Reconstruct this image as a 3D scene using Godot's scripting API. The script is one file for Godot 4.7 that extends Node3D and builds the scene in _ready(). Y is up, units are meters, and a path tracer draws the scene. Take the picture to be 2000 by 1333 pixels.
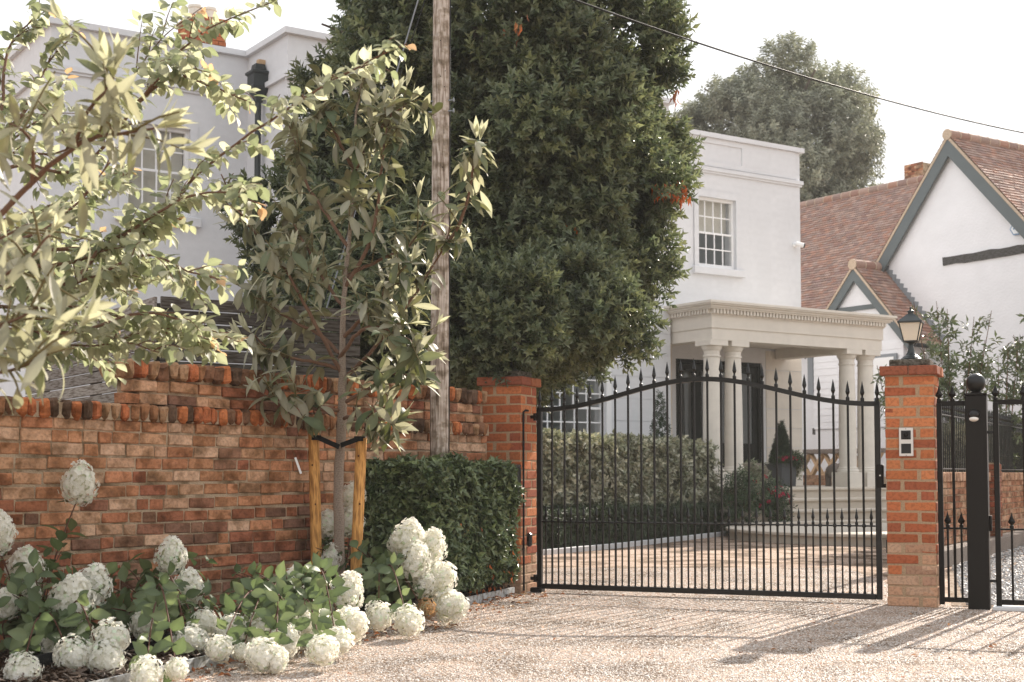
extends Node3D
# A gated driveway: old brick wall, iron gates between brick piers, white house with portico, tiled cottage, trees and hydrangeas.

var rng := RandomNumberGenerator.new()
var used := {}
var M := {}
var T := {}

# ------------------------------------------------------------------ mesh builder
class MB:
	var v := PackedVector3Array()
	var n := PackedVector3Array()
	var c := PackedColorArray()
	var ix := PackedInt32Array()
	var col := Color.WHITE

	func tri(a: Vector3, b: Vector3, d: Vector3) -> void:
		var nn := (b - a).cross(d - a).normalized()
		var k := v.size()
		v.append(a); v.append(b); v.append(d)
		for q in 3:
			n.append(nn); c.append(col)
		ix.append(k); ix.append(k + 2); ix.append(k + 1)

	func quad(a: Vector3, b: Vector3, d: Vector3, e: Vector3) -> void:
		var nn := (d - a).cross(e - b).normalized()
		var k := v.size()
		v.append(a); v.append(b); v.append(d); v.append(e)
		for q in 4:
			n.append(nn); c.append(col)
		ix.append(k); ix.append(k + 2); ix.append(k + 1)
		ix.append(k); ix.append(k + 3); ix.append(k + 2)

	func box(o: Vector3, s: Vector3, t := Transform3D.IDENTITY) -> void:
		var h := s * 0.5
		var p: Array[Vector3] = []
		for z in [-1, 1]:
			for y in [-1, 1]:
				for x in [-1, 1]:
					p.append(t * (o + Vector3(x * h.x, y * h.y, z * h.z)))
		quad(p[4], p[5], p[7], p[6]); quad(p[1], p[0], p[2], p[3])
		quad(p[5], p[1], p[3], p[7]); quad(p[0], p[4], p[6], p[2])
		quad(p[6], p[7], p[3], p[2]); quad(p[0], p[1], p[5], p[4])

	# box between two corners
	func bb(a: Vector3, b: Vector3, t := Transform3D.IDENTITY) -> void:
		box((a + b) * 0.5, (b - a).abs(), t)

	# chamfered box; jit moves each corner a little
	func cbox(o: Vector3, s: Vector3, ch: float, t := Transform3D.IDENTITY, r: RandomNumberGenerator = null, jit := 0.0) -> void:
		var h := s * 0.5
		var pts := {}
		for z in [-1, 1]:
			for y in [-1, 1]:
				for x in [-1, 1]:
					var j := Vector3.ZERO
					var cc := ch
					if r:
						j = Vector3(r.randf_range(-jit, jit), r.randf_range(-jit, jit), r.randf_range(-jit, jit))
						cc = ch * r.randf_range(0.6, 1.5)
					var q := o + Vector3(x * h.x, y * h.y, z * h.z) + j
					pts[[x, y, z, 0]] = t * (q - Vector3(0, y * cc, z * cc))
					pts[[x, y, z, 1]] = t * (q - Vector3(x * cc, 0, z * cc))
					pts[[x, y, z, 2]] = t * (q - Vector3(x * cc, y * cc, 0))
		for s1 in [-1, 1]:
			_f([pts[[s1, -1, -1, 0]], pts[[s1, 1, -1, 0]], pts[[s1, 1, 1, 0]], pts[[s1, -1, 1, 0]]], s1 > 0)
			_f([pts[[-1, s1, -1, 1]], pts[[-1, s1, 1, 1]], pts[[1, s1, 1, 1]], pts[[1, s1, -1, 1]]], s1 > 0)
			_f([pts[[-1, -1, s1, 2]], pts[[1, -1, s1, 2]], pts[[1, 1, s1, 2]], pts[[-1, 1, s1, 2]]], s1 > 0)
		for a in [-1, 1]:
			for b in [-1, 1]:
				_f([pts[[-1, a, b, 1]], pts[[-1, a, b, 2]], pts[[1, a, b, 2]], pts[[1, a, b, 1]]], a * b > 0)
				_f([pts[[a, -1, b, 0]], pts[[a, -1, b, 2]], pts[[a, 1, b, 2]], pts[[a, 1, b, 0]]], a * b < 0)
				_f([pts[[a, b, -1, 0]], pts[[a, b, -1, 1]], pts[[a, b, 1, 1]], pts[[a, b, 1, 0]]], a * b > 0)
				for z in [-1, 1]:
					if a * b * z > 0:
						tri(pts[[a, b, z, 0]], pts[[a, b, z, 1]], pts[[a, b, z, 2]])
					else:
						tri(pts[[a, b, z, 0]], pts[[a, b, z, 2]], pts[[a, b, z, 1]])

	func _f(p: Array, keep: bool) -> void:
		if keep:
			quad(p[0], p[1], p[2], p[3])
		else:
			quad(p[3], p[2], p[1], p[0])

	func tube(pts: Array, rads: Array, sides := 8, cap := true) -> void:
		var rings := []
		var up := Vector3(0.31, 0.2, 0.93).normalized()
		for k in pts.size():
			var d: Vector3 = (pts[mini(k + 1, pts.size() - 1)] - pts[maxi(k - 1, 0)])
			d = d.normalized()
			if absf(d.dot(up)) > 0.97:
				up = Vector3(0.9, 0.1, -0.3).normalized()
			var a := d.cross(up).normalized()
			var b := a.cross(d)
			up = (up - d * up.dot(d)).normalized()
			var first := v.size()
			for q in sides:
				var th := TAU * q / sides
				var nn := a * cos(th) + b * sin(th)
				v.append(pts[k] + nn * rads[k]); n.append(nn); c.append(col)
			rings.append(first)
		for k in pts.size() - 1:
			for q in sides:
				var i0: int = rings[k] + q
				var i1: int = rings[k] + (q + 1) % sides
				var j0: int = rings[k + 1] + q
				var j1: int = rings[k + 1] + (q + 1) % sides
				ix.append(i0); ix.append(i1); ix.append(j1)
				ix.append(i0); ix.append(j1); ix.append(j0)
		if cap:
			for e in [0, pts.size() - 1]:
				var d2: Vector3 = (pts[1] - pts[0]) * -1.0 if e == 0 else pts[e] - pts[e - 1]
				d2 = d2.normalized()
				var k0 := v.size()
				v.append(pts[e]); n.append(d2); c.append(col)
				for q in sides:
					v.append(v[rings[e] + q]); n.append(d2); c.append(col)
				for q in sides:
					if e == 0:
						ix.append(k0); ix.append(k0 + 1 + (q + 1) % sides); ix.append(k0 + 1 + q)
					else:
						ix.append(k0); ix.append(k0 + 1 + q); ix.append(k0 + 1 + (q + 1) % sides)

	# profile of Vector2(radius, height), revolved round y
	func lathe(prof: Array, segs: int, t := Transform3D.IDENTITY, turn := 0.0, flat := false) -> void:
		for k in prof.size() - 1:
			var a: Vector2 = prof[k]
			var b: Vector2 = prof[k + 1]
			var nr := Vector2(b.y - a.y, a.x - b.x).normalized()
			if flat:
				for q in segs:
					var t0 := TAU * q / segs + turn
					var t1 := TAU * (q + 1) / segs + turn
					var e0 := Vector3(cos(t0), 0, -sin(t0))
					var e1 := Vector3(cos(t1), 0, -sin(t1))
					quad(t * (e0 * a.x + Vector3(0, a.y, 0)), t * (e1 * a.x + Vector3(0, a.y, 0)), t * (e1 * b.x + Vector3(0, b.y, 0)), t * (e0 * b.x + Vector3(0, b.y, 0)))
				continue
			var k0 := v.size()
			for q in segs + 1:
				var th := TAU * q / segs + turn
				var e := Vector3(cos(th), 0, -sin(th))
				var nn := t.basis * (e * nr.x + Vector3(0, nr.y, 0))
				v.append(t * (e * a.x + Vector3(0, a.y, 0))); n.append(nn); c.append(col)
				v.append(t * (e * b.x + Vector3(0, b.y, 0))); n.append(nn); c.append(col)
			for q in segs:
				var i := k0 + q * 2
				ix.append(i); ix.append(i + 3); ix.append(i + 2)
				ix.append(i); ix.append(i + 1); ix.append(i + 3)

	# polygon in x, y pushed from z0 to z1
	func prism(poly: PackedVector2Array, z0: float, z1: float, t := Transform3D.IDENTITY) -> void:
		if Geometry2D.is_polygon_clockwise(poly):
			poly.reverse()
		var tr := Geometry2D.triangulate_polygon(poly)
		for k in range(0, tr.size(), 3):
			var a := poly[tr[k]]
			var b := poly[tr[k + 1]]
			var d := poly[tr[k + 2]]
			if (b - a).cross(d - a) < 0.0:
				var s := b
				b = d
				d = s
			tri(t * Vector3(a.x, a.y, z1), t * Vector3(b.x, b.y, z1), t * Vector3(d.x, d.y, z1))
			tri(t * Vector3(a.x, a.y, z0), t * Vector3(d.x, d.y, z0), t * Vector3(b.x, b.y, z0))
		for k in poly.size():
			var a := poly[k]
			var b := poly[(k + 1) % poly.size()]
			quad(t * Vector3(a.x, a.y, z0), t * Vector3(b.x, b.y, z0), t * Vector3(b.x, b.y, z1), t * Vector3(a.x, a.y, z1))

	func ball(o: Vector3, r: Vector3, rings := 8, segs := 12, t := Transform3D.IDENTITY) -> void:
		var k0 := v.size()
		for i in rings + 1:
			var ph := PI * i / rings - PI / 2
			for q in segs + 1:
				var th := TAU * q / segs
				var e := Vector3(cos(ph) * cos(th), sin(ph), -cos(ph) * sin(th))
				v.append(t * (o + e * r)); n.append((t.basis * (e / r)).normalized()); c.append(col)
		for i in rings:
			for q in segs:
				var a := k0 + i * (segs + 1) + q
				var b := a + segs + 1
				ix.append(a); ix.append(b + 1); ix.append(a + 1)
				ix.append(a); ix.append(b); ix.append(b + 1)

	func add(o: MB, t: Transform3D, tint := Color.WHITE) -> void:
		var k := v.size()
		for q in o.v.size():
			v.append(t * o.v[q])
			n.append((t.basis * o.n[q]).normalized())
			c.append(o.c[q] * tint)
		for q in o.ix:
			ix.append(k + q)

	func mesh() -> ArrayMesh:
		var a := []
		a.resize(Mesh.ARRAY_MAX)
		a[Mesh.ARRAY_VERTEX] = v
		a[Mesh.ARRAY_NORMAL] = n
		a[Mesh.ARRAY_COLOR] = c
		a[Mesh.ARRAY_INDEX] = ix
		var m := ArrayMesh.new()
		m.add_surface_from_arrays(Mesh.PRIMITIVE_TRIANGLES, a)
		return m

# ------------------------------------------------------------------ nodes
func numbered(called: String) -> String:
	var k: int = used.get(called, -1) + 1
	used[called] = k
	return called if k == 0 else "%s_%03d" % [called, k]

func thing(called: String, label: String, category: String, xf := Transform3D.IDENTITY, group := "") -> Node3D:
	var o := Node3D.new()
	o.name = numbered(called)
	add_child(o)
	o.transform = xf
	tag(o, label, category, group)
	return o

func tag(o: Node, label: String, category: String, group := "", kind := "") -> void:
	if label: o.set_meta("label", label)
	if category: o.set_meta("category", category)
	if group: o.set_meta("group", group)
	if kind: o.set_meta("kind", kind)

var partno := {}
func part(parent: Node, called: String, mesh: Mesh, mat: Material, xf := Transform3D.IDENTITY, kind := "") -> MeshInstance3D:
	var o := MeshInstance3D.new()
	var key := [parent.get_instance_id(), called]
	var k: int = partno.get(key, -1) + 1
	partno[key] = k
	o.name = called if k == 0 else "%s_%03d" % [called, k]
	o.mesh = mesh
	o.material_override = mat
	o.transform = xf
	parent.add_child(o)
	if kind: o.set_meta("kind", kind)
	return o

func struct(called: String, mesh: Mesh, mat: Material, label: String, xf := Transform3D.IDENTITY) -> MeshInstance3D:
	var o := MeshInstance3D.new()
	o.name = numbered(called)
	o.mesh = mesh
	o.material_override = mat
	o.transform = xf
	add_child(o)
	o.set_meta("kind", "structure")
	if label: o.set_meta("label", label)
	return o

func many(parent: Node, called: String, mesh: Mesh, mat: Material, xfs: Array, cols: Array, kind := "stuff") -> MultiMeshInstance3D:
	var mm := MultiMesh.new()
	mm.transform_format = MultiMesh.TRANSFORM_3D
	mm.use_colors = cols.size() > 0
	mm.mesh = mesh
	mm.instance_count = xfs.size()
	for k in xfs.size():
		mm.set_instance_transform(k, xfs[k])
		if cols.size() > 0:
			mm.set_instance_color(k, cols[k])
	var o := MultiMeshInstance3D.new()
	o.name = numbered(called) if parent == self else called
	o.multimesh = mm
	o.material_override = mat
	parent.add_child(o, true)
	if kind: o.set_meta("kind", kind)
	return o

func frame(origin: Vector3, deg: float) -> Transform3D:
	return Transform3D(Basis(Vector3.UP, deg_to_rad(deg)), origin)

func aim(dir: Vector3, up: Vector3) -> Basis:
	var x := dir.normalized()
	var z := x.cross(up)
	if z.length() < 1e-4:
		z = x.cross(Vector3(0.3, 0.1, 0.9))
	z = z.normalized()
	return Basis(x, z.cross(x), z)

func rr(a: float, b: float) -> float:
	return rng.randf_range(a, b)

func rdir() -> Vector3:
	var y := rr(-1, 1)
	var t := rr(0, TAU)
	var r := sqrt(1 - y * y)
	return Vector3(r * cos(t), y, r * sin(t))

func curve_pts(ctrl: Array, per := 5) -> Array:
	var out := []
	for k in ctrl.size() - 1:
		var p0: Vector3 = ctrl[maxi(k - 1, 0)]
		var p1: Vector3 = ctrl[k]
		var p2: Vector3 = ctrl[k + 1]
		var p3: Vector3 = ctrl[mini(k + 2, ctrl.size() - 1)]
		for q in per:
			out.append(p1.cubic_interpolate(p2, p0, p3, float(q) / per))
	out.append(ctrl[-1])
	return out

func tapers(count: int, a: float, b: float) -> Array:
	var out := []
	for k in count:
		out.append(lerpf(a, b, float(k) / maxf(1.0, count - 1)))
	return out

# ------------------------------------------------------------------ materials
func noise_tex(size: int, freq: float, sd: int, stops: Array, kind := FastNoiseLite.TYPE_SIMPLEX_SMOOTH, oct := 4, cell := -1, normal := 0.0) -> NoiseTexture2D:
	var f := FastNoiseLite.new()
	f.seed = sd
	f.noise_type = kind
	f.frequency = freq
	f.fractal_octaves = oct
	if cell >= 0:
		f.cellular_return_type = cell as FastNoiseLite.CellularReturnType
		f.fractal_type = FastNoiseLite.FRACTAL_NONE
	var t := NoiseTexture2D.new()
	t.width = size
	t.height = size
	t.seamless = true
	t.noise = f
	if normal > 0.0:
		t.as_normal_map = true
		t.bump_strength = normal
	elif stops.size() > 0:
		var g := Gradient.new()
		var offs := PackedFloat32Array()
		var cs := PackedColorArray()
		for s in stops:
			offs.append(s[0])
			cs.append(s[1] if s[1] is Color else Color(s[1], s[1], s[1]))
		g.offsets = offs
		g.colors = cs
		t.color_ramp = g
	return t

func lin(r: float, g: float, b: float) -> Color:
	return Color(r, g, b).linear_to_srgb()

func mat(called: String, color: Color, rough := 0.8, spec := 0.4) -> StandardMaterial3D:
	var m := StandardMaterial3D.new()
	m.resource_name = called
	m.albedo_color = color
	m.roughness = rough
	m.metallic_specular = spec
	M[called] = m
	return m

func tri(m: StandardMaterial3D, tex: Texture2D, scale: Vector3, world := true) -> StandardMaterial3D:
	m.albedo_texture = tex
	m.uv1_triplanar = true
	m.uv1_world_triplanar = world
	m.uv1_scale = scale
	m.uv1_triplanar_sharpness = 4.0
	return m

func relief(m: StandardMaterial3D, tex: Texture2D, cm: float) -> StandardMaterial3D:
	m.heightmap_enabled = true
	m.heightmap_texture = tex
	m.heightmap_scale = cm
	return m

# a second, coarser pattern multiplied over the first
func over(m: StandardMaterial3D, tex: Texture2D, scale: Vector3) -> StandardMaterial3D:
	m.detail_enabled = true
	m.detail_albedo = tex
	m.detail_blend_mode = BaseMaterial3D.BLEND_MODE_MUL
	m.detail_uv_layer = BaseMaterial3D.DETAIL_UV_2
	m.uv2_triplanar = true
	m.uv2_world_triplanar = true
	m.uv2_scale = scale
	return m

func tinted(m: StandardMaterial3D) -> StandardMaterial3D:
	m.vertex_color_use_as_albedo = true
	return m

func leafy(called: String, rough: float, through: float) -> StandardMaterial3D:
	var m := tinted(mat(called, Color.WHITE, rough, 0.5))
	m.backlight_enabled = true
	m.backlight = Color(through * 0.99, through, through * 0.92)
	return m

func make_materials() -> void:
	T.grain = noise_tex(512, 0.03, 3, [[0.0, 0.84], [0.5, 0.96], [1.0, 1.0]], FastNoiseLite.TYPE_SIMPLEX_SMOOTH, 5)
	T.pit = noise_tex(512, 0.05, 5, [[0.0, 0.0], [1.0, 1.0]], FastNoiseLite.TYPE_SIMPLEX_SMOOTH, 5)
	T.soft = noise_tex(256, 0.012, 9, [[0.0, 0.965], [1.0, 1.0]], FastNoiseLite.TYPE_SIMPLEX_SMOOTH, 3)
	T.brick = noise_tex(1024, 0.02, 11, [[0.0, Color(0.82, 0.79, 0.77)], [0.4, Color(0.93, 0.92, 0.91)], [0.55, Color(1, 1, 1)], [0.8, Color(1, 0.97, 0.94)], [1.0, Color(0.9, 0.88, 0.86)]], FastNoiseLite.TYPE_SIMPLEX_SMOOTH, 6)
	T.stain = noise_tex(512, 0.012, 21, [[0.0, Color(0.45, 0.42, 0.38)], [0.4, Color(0.8, 0.78, 0.74)], [0.55, Color(1, 1, 1)], [1.0, Color(1, 1, 1)]], FastNoiseLite.TYPE_SIMPLEX_SMOOTH, 5)
	T.wood = noise_tex(512, 0.03, 31, [[0.0, Color(0.55, 0.5, 0.46)], [0.45, Color(0.86, 0.84, 0.82)], [0.6, Color(1, 1, 1)], [1.0, Color(0.8, 0.77, 0.74)]], FastNoiseLite.TYPE_SIMPLEX_SMOOTH, 5)
	T.gravel = noise_tex(1024, 0.09, 41, [[0.0, Color(0.50, 0.40, 0.31)], [0.25, Color(0.76, 0.66, 0.57)], [0.5, Color(0.86, 0.78, 0.70)], [0.75, Color(0.94, 0.89, 0.83)], [1.0, Color(0.67, 0.55, 0.44)]], FastNoiseLite.TYPE_CELLULAR, 1, FastNoiseLite.RETURN_CELL_VALUE)
	T.gravel_h = noise_tex(1024, 0.09, 41, [[0.0, 1.0], [1.0, 0.0]], FastNoiseLite.TYPE_CELLULAR, 1, FastNoiseLite.RETURN_DISTANCE)
	T.soil = noise_tex(512, 0.06, 51, [[0.0, Color(0.3, 0.24, 0.2)], [0.5, Color(0.75, 0.66, 0.58)], [1.0, Color(1, 0.9, 0.8)]], FastNoiseLite.TYPE_SIMPLEX_SMOOTH, 6)

	relief(over(tri(mat("gravel_ground", Color(0.81, 0.79, 0.795), 0.95, 0.25), T.gravel, Vector3.ONE * 1.05), T.stain, Vector3.ONE * 0.22), T.gravel_h, 0.2)
	relief(tri(mat("grey_gravel", Color(0.68, 0.67, 0.66), 0.95, 0.25), T.gravel, Vector3.ONE * 0.55), T.gravel_h, 1.2)
	relief(tri(mat("soil", lin(0.075, 0.05, 0.034), 0.97, 0.2), T.soil, Vector3.ONE * 2.0), T.pit, 2.5)
	tinted(mat("stone_chip", Color.WHITE, 0.6, 0.5))
	relief(tri(tinted(mat("old_brick", Color.WHITE, 0.92, 0.25)), T.brick, Vector3.ONE * 1.7), T.pit, 0.3)
	over(M.old_brick, T.stain, Vector3.ONE * 1.1)
	relief(tri(tinted(mat("new_brick", Color.WHITE, 0.9, 0.25)), T.brick, Vector3.ONE * 1.5), T.pit, 0.14)
	relief(tri(mat("mortar", lin(0.50, 0.38, 0.265), 0.97, 0.2), T.grain, Vector3.ONE * 4.0), T.pit, 0.6)
	over(M.mortar, T.stain, Vector3.ONE * 0.9)
	relief(tri(mat("pier_mortar", lin(0.47, 0.33, 0.21), 0.97, 0.2), T.grain, Vector3.ONE * 4.0), T.pit, 0.5)
	relief(over(tri(mat("cap_stone", lin(0.16, 0.15, 0.13), 0.95, 0.2), T.brick, Vector3.ONE * 2.0), T.stain, Vector3.ONE * 4.0), T.pit, 0.8)
	var iron := mat("black_iron", lin(0.007, 0.0065, 0.006), 0.3, 0.42)
	relief(iron, T.pit, 0.03)
	iron.uv1_triplanar = true
	iron.uv1_scale = Vector3.ONE * 8.0
	mat("dark_steel", lin(0.009, 0.007, 0.0055), 0.45, 0.3)
	mat("lantern_metal", lin(0.02, 0.026, 0.026), 0.42, 0.5)
	mat("black_plastic", lin(0.012, 0.012, 0.012), 0.4, 0.4)
	mat("rubber", lin(0.012, 0.012, 0.012), 0.75, 0.3)
	var br := mat("brushed_steel", lin(0.62, 0.6, 0.57), 0.38, 0.5)
	br.metallic = 0.7
	var frost := mat("frosted_glass", Color(0.95, 0.93, 0.88), 0.5, 0.5)
	frost.backlight_enabled = true
	frost.backlight = Color(0.95, 0.9, 0.82)
	mat("lamp_bulb", lin(0.75, 0.72, 0.66), 0.3, 0.5)
	var gl := mat("window_glass", Color(0.75, 0.8, 0.8, 0.06), 0.02, 0.45)
	gl.transparency = BaseMaterial3D.TRANSPARENCY_ALPHA
	tri(mat("white_render", lin(0.74, 0.745, 0.765), 0.9, 0.25), T.soft, Vector3.ONE * 0.35)
	over(M.white_render, T.soft, Vector3.ONE * 2.4)
	mat("white_paint", lin(0.82, 0.82, 0.82), 0.45, 0.4)
	over(tri(mat("portland_stone", lin(0.78, 0.725, 0.645), 0.85, 0.3), T.soft, Vector3.ONE * 0.8), T.soft, Vector3.ONE * 2.1)
	over(tri(mat("paving_stone", lin(0.66, 0.585, 0.495), 0.85, 0.3), T.soft, Vector3.ONE * 0.6), T.soft, Vector3.ONE * 1.7)
	relief(tri(mat("painted_brick", lin(0.77, 0.77, 0.79), 0.85, 0.25), T.soft, Vector3.ONE * 0.5), T.pit, 0.5)
	relief(tri(tinted(mat("roof_clay", Color.WHITE, 0.85, 0.35)), T.grain, Vector3.ONE * 1.2), T.pit, 0.5)
	tri(mat("verge_mortar", lin(0.52, 0.42, 0.32), 0.95, 0.2), T.brick, Vector3.ONE * 1.2)
	tri(mat("barge_paint", lin(0.115, 0.135, 0.14), 0.6, 0.35), T.soft, Vector3.ONE)
	relief(tri(mat("old_beam", lin(0.15, 0.15, 0.148), 0.85, 0.3), T.wood, Vector3(0.6, 4, 0.6)), T.pit, 3.0)
	mat("lead", lin(0.23, 0.25, 0.27), 0.6, 0.4)
	mat("door_paint", lin(0.007, 0.009, 0.007), 0.4, 0.22)
	mat("blind_cloth", lin(0.5, 0.47, 0.4), 0.9, 0.2)
	relief(tri(mat("weathered_wood", lin(0.60, 0.53, 0.47), 0.9, 0.25), T.wood, Vector3(2.6, 0.22, 2.6), false), T.wood, 0.9)
	over(M.weathered_wood, T.stain, Vector3.ONE * 1.3)
	relief(tri(tinted(mat("slat_wood", Color.WHITE, 0.9, 0.25)), T.wood, Vector3(0.35, 3.0, 3.0), false), T.wood, 0.4)
	relief(tri(mat("stake_wood", lin(0.70, 0.37, 0.12), 0.7, 0.35), T.wood, Vector3(3.0, 0.35, 3.0), false), T.wood, 0.3)
	mat("knot_wood", lin(0.10, 0.035, 0.014), 0.8, 0.3)
	relief(tri(mat("bark", lin(0.20, 0.165, 0.135), 0.95, 0.2), T.brick, Vector3(3, 5, 3)), T.pit, 1.6)
	relief(tri(mat("pale_bark", lin(0.42, 0.345, 0.285), 0.95, 0.2), T.brick, Vector3(3, 5, 3)), T.pit, 1.2)
	relief(tri(mat("twig_bark", lin(0.20, 0.115, 0.075), 0.85, 0.3), T.grain, Vector3.ONE * 6), T.pit, 0.4)
	mat("green_stem", lin(0.16, 0.13, 0.06), 0.7, 0.3)
	mat("red_stem", lin(0.10, 0.045, 0.03), 0.7, 0.3)
	leafy("magnolia_leaf", 0.47, 1.05)
	leafy("cherry_leaf", 0.5, 1.1)
	leafy("hydrangea_leaf", 0.5, 0.95)
	leafy("petal", 0.75, 1.0).backlight = Color(1.0, 0.99, 0.96)
	leafy("evergreen_leaf", 0.36, 0.85)
	leafy("hedge_leaf", 0.38, 0.6)
	leafy("far_leaf", 0.55, 0.8)
	leafy("dead_leaf", 0.7, 0.5)
	over(tri(mat("edging_metal", lin(0.50, 0.52, 0.53), 0.6, 0.45), T.grain, Vector3.ONE * 3), T.stain, Vector3.ONE * 2.5)
	mat("pot_lead", lin(0.09, 0.095, 0.10), 0.6, 0.4)
	relief(tri(mat("carved_stone", lin(0.24, 0.205, 0.18), 0.9, 0.25), T.brick, Vector3.ONE * 3), T.pit, 0.8)
	mat("alarm_white", lin(0.78, 0.8, 0.82), 0.5, 0.4)
	mat("alarm_blue", lin(0.18, 0.28, 0.42), 0.5, 0.4)
	mat("kerb_white", lin(0.6, 0.6, 0.6), 0.85, 0.3)
	mat("cable_black", lin(0.02, 0.02, 0.02), 0.6, 0.3)
	mat("terracotta", lin(0.52, 0.36, 0.22), 0.9, 0.25)

# ------------------------------------------------------------------ frames of the place
var WALL := Transform3D()      # x along the old wall away from the camera, z out of its face
var GATE := Transform3D()      # x along the gateway, z towards the road
var HOUSE := Transform3D()     # x along the white house, z out of its front
var COTTAGE := Transform3D()   # x along the tiled house, z out of its front
var RAIL := Transform3D()      # x along the railing wall

func _ready() -> void:
	rng.seed = 7
	set_camera_and_light()
	make_materials()
	WALL = frame(Vector3(-2.53, 0, -7.55), 58.1)
	GATE = frame(Vector3(0.205, 0, -11.46), -22.15)
	HOUSE = frame(Vector3(5.52, 0, -27.0), 33.6)
	COTTAGE = frame(Vector3(9.29, 0, -30.0), -56.3)
	RAIL = frame(Vector3(4.4, 0, -14.7), 61.6)
	make_ground()
	make_old_wall()
	make_piers()
	make_gates()
	make_white_house()
	make_cottage()
	make_railing_wall()
	make_screen()
	make_pole()
	make_big_trees()
	make_hedges()
	make_staked_tree()
	make_roadside_trees()
	make_hydrangeas()
	make_garden_things()
	make_litter()

func set_camera_and_light() -> void:
	var cam := Camera3D.new()
	cam.name = "camera"
	var at := CameraAttributesPhysical.new()
	at.frustum_focal_length = 50.0
	at.frustum_near = 0.1
	at.frustum_far = 600.0
	at.frustum_focus_distance = 9.8
	at.exposure_aperture = 5.0
	cam.attributes = at
	cam.near = 0.1
	cam.far = 600.0
	cam.projection = Camera3D.PROJECTION_FRUSTUM
	cam.size = 0.1 * 1333.0 / 2778.0
	cam.frustum_offset = Vector2(0, 0.1 * 103.5 / 2778.0)
	cam.position = Vector3(0, 0.95, 0)
	cam.rotation_degrees = Vector3(3.2, 0, 0)
	add_child(cam)
	cam.current = true
	var sky := ProceduralSkyMaterial.new()
	sky.sky_top_color = Color(0.95, 0.965, 0.99)
	sky.sky_horizon_color = Color(1.0, 0.99, 0.975)
	sky.sky_curve = 0.25
	sky.ground_bottom_color = Color(0.5, 0.45, 0.4)
	sky.ground_horizon_color = Color(0.8, 0.77, 0.74)
	sky.energy_multiplier = 0.66
	var sk := Sky.new()
	sk.sky_material = sky
	var env := Environment.new()
	env.background_mode = Environment.BG_SKY
	env.sky = sk
	env.tonemap_mode = Environment.TONE_MAPPER_LINEAR
	env.tonemap_exposure = 2.08
	env.fog_enabled = true
	env.fog_density = 0.001
	env.fog_light_color = Color(1.0, 0.99, 0.97)
	env.sdfgi_enabled = true
	env.ssao_enabled = true
	env.ssil_enabled = true
	var we := WorldEnvironment.new()
	we.name = "sky_and_air"
	we.environment = env
	add_child(we)
	var sun := DirectionalLight3D.new()
	sun.name = "sun"
	var s := Vector3(0.5 * cos(deg_to_rad(30)), sin(deg_to_rad(30)), -0.866 * cos(deg_to_rad(30)))
	sun.basis = Basis.looking_at(-s, Vector3.UP)
	sun.light_color = Color(1.0, 0.955, 0.9)
	sun.light_energy = 1.6
	sun.light_angular_distance = 0.5
	sun.shadow_enabled = true
	add_child(sun)

# ------------------------------------------------------------------ ground
func bed_edge(z: float) -> float:   # x of the edge of the planting bed at distance z
	var pts := [[3.0, -2.85], [5.0, -2.2], [6.6, -1.646], [7.41, -1.376], [8.47, -0.907], [10.25, -0.366], [11.25, 0.02]]
	for k in pts.size() - 1:
		if z <= pts[k + 1][0]:
			return lerpf(pts[k][1], pts[k + 1][1], (z - pts[k][0]) / (pts[k + 1][0] - pts[k][0]))
	return 0.02

func wall_x(z: float) -> float:
	return -2.53 + (z - 7.55) * 0.529 / 0.849

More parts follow.
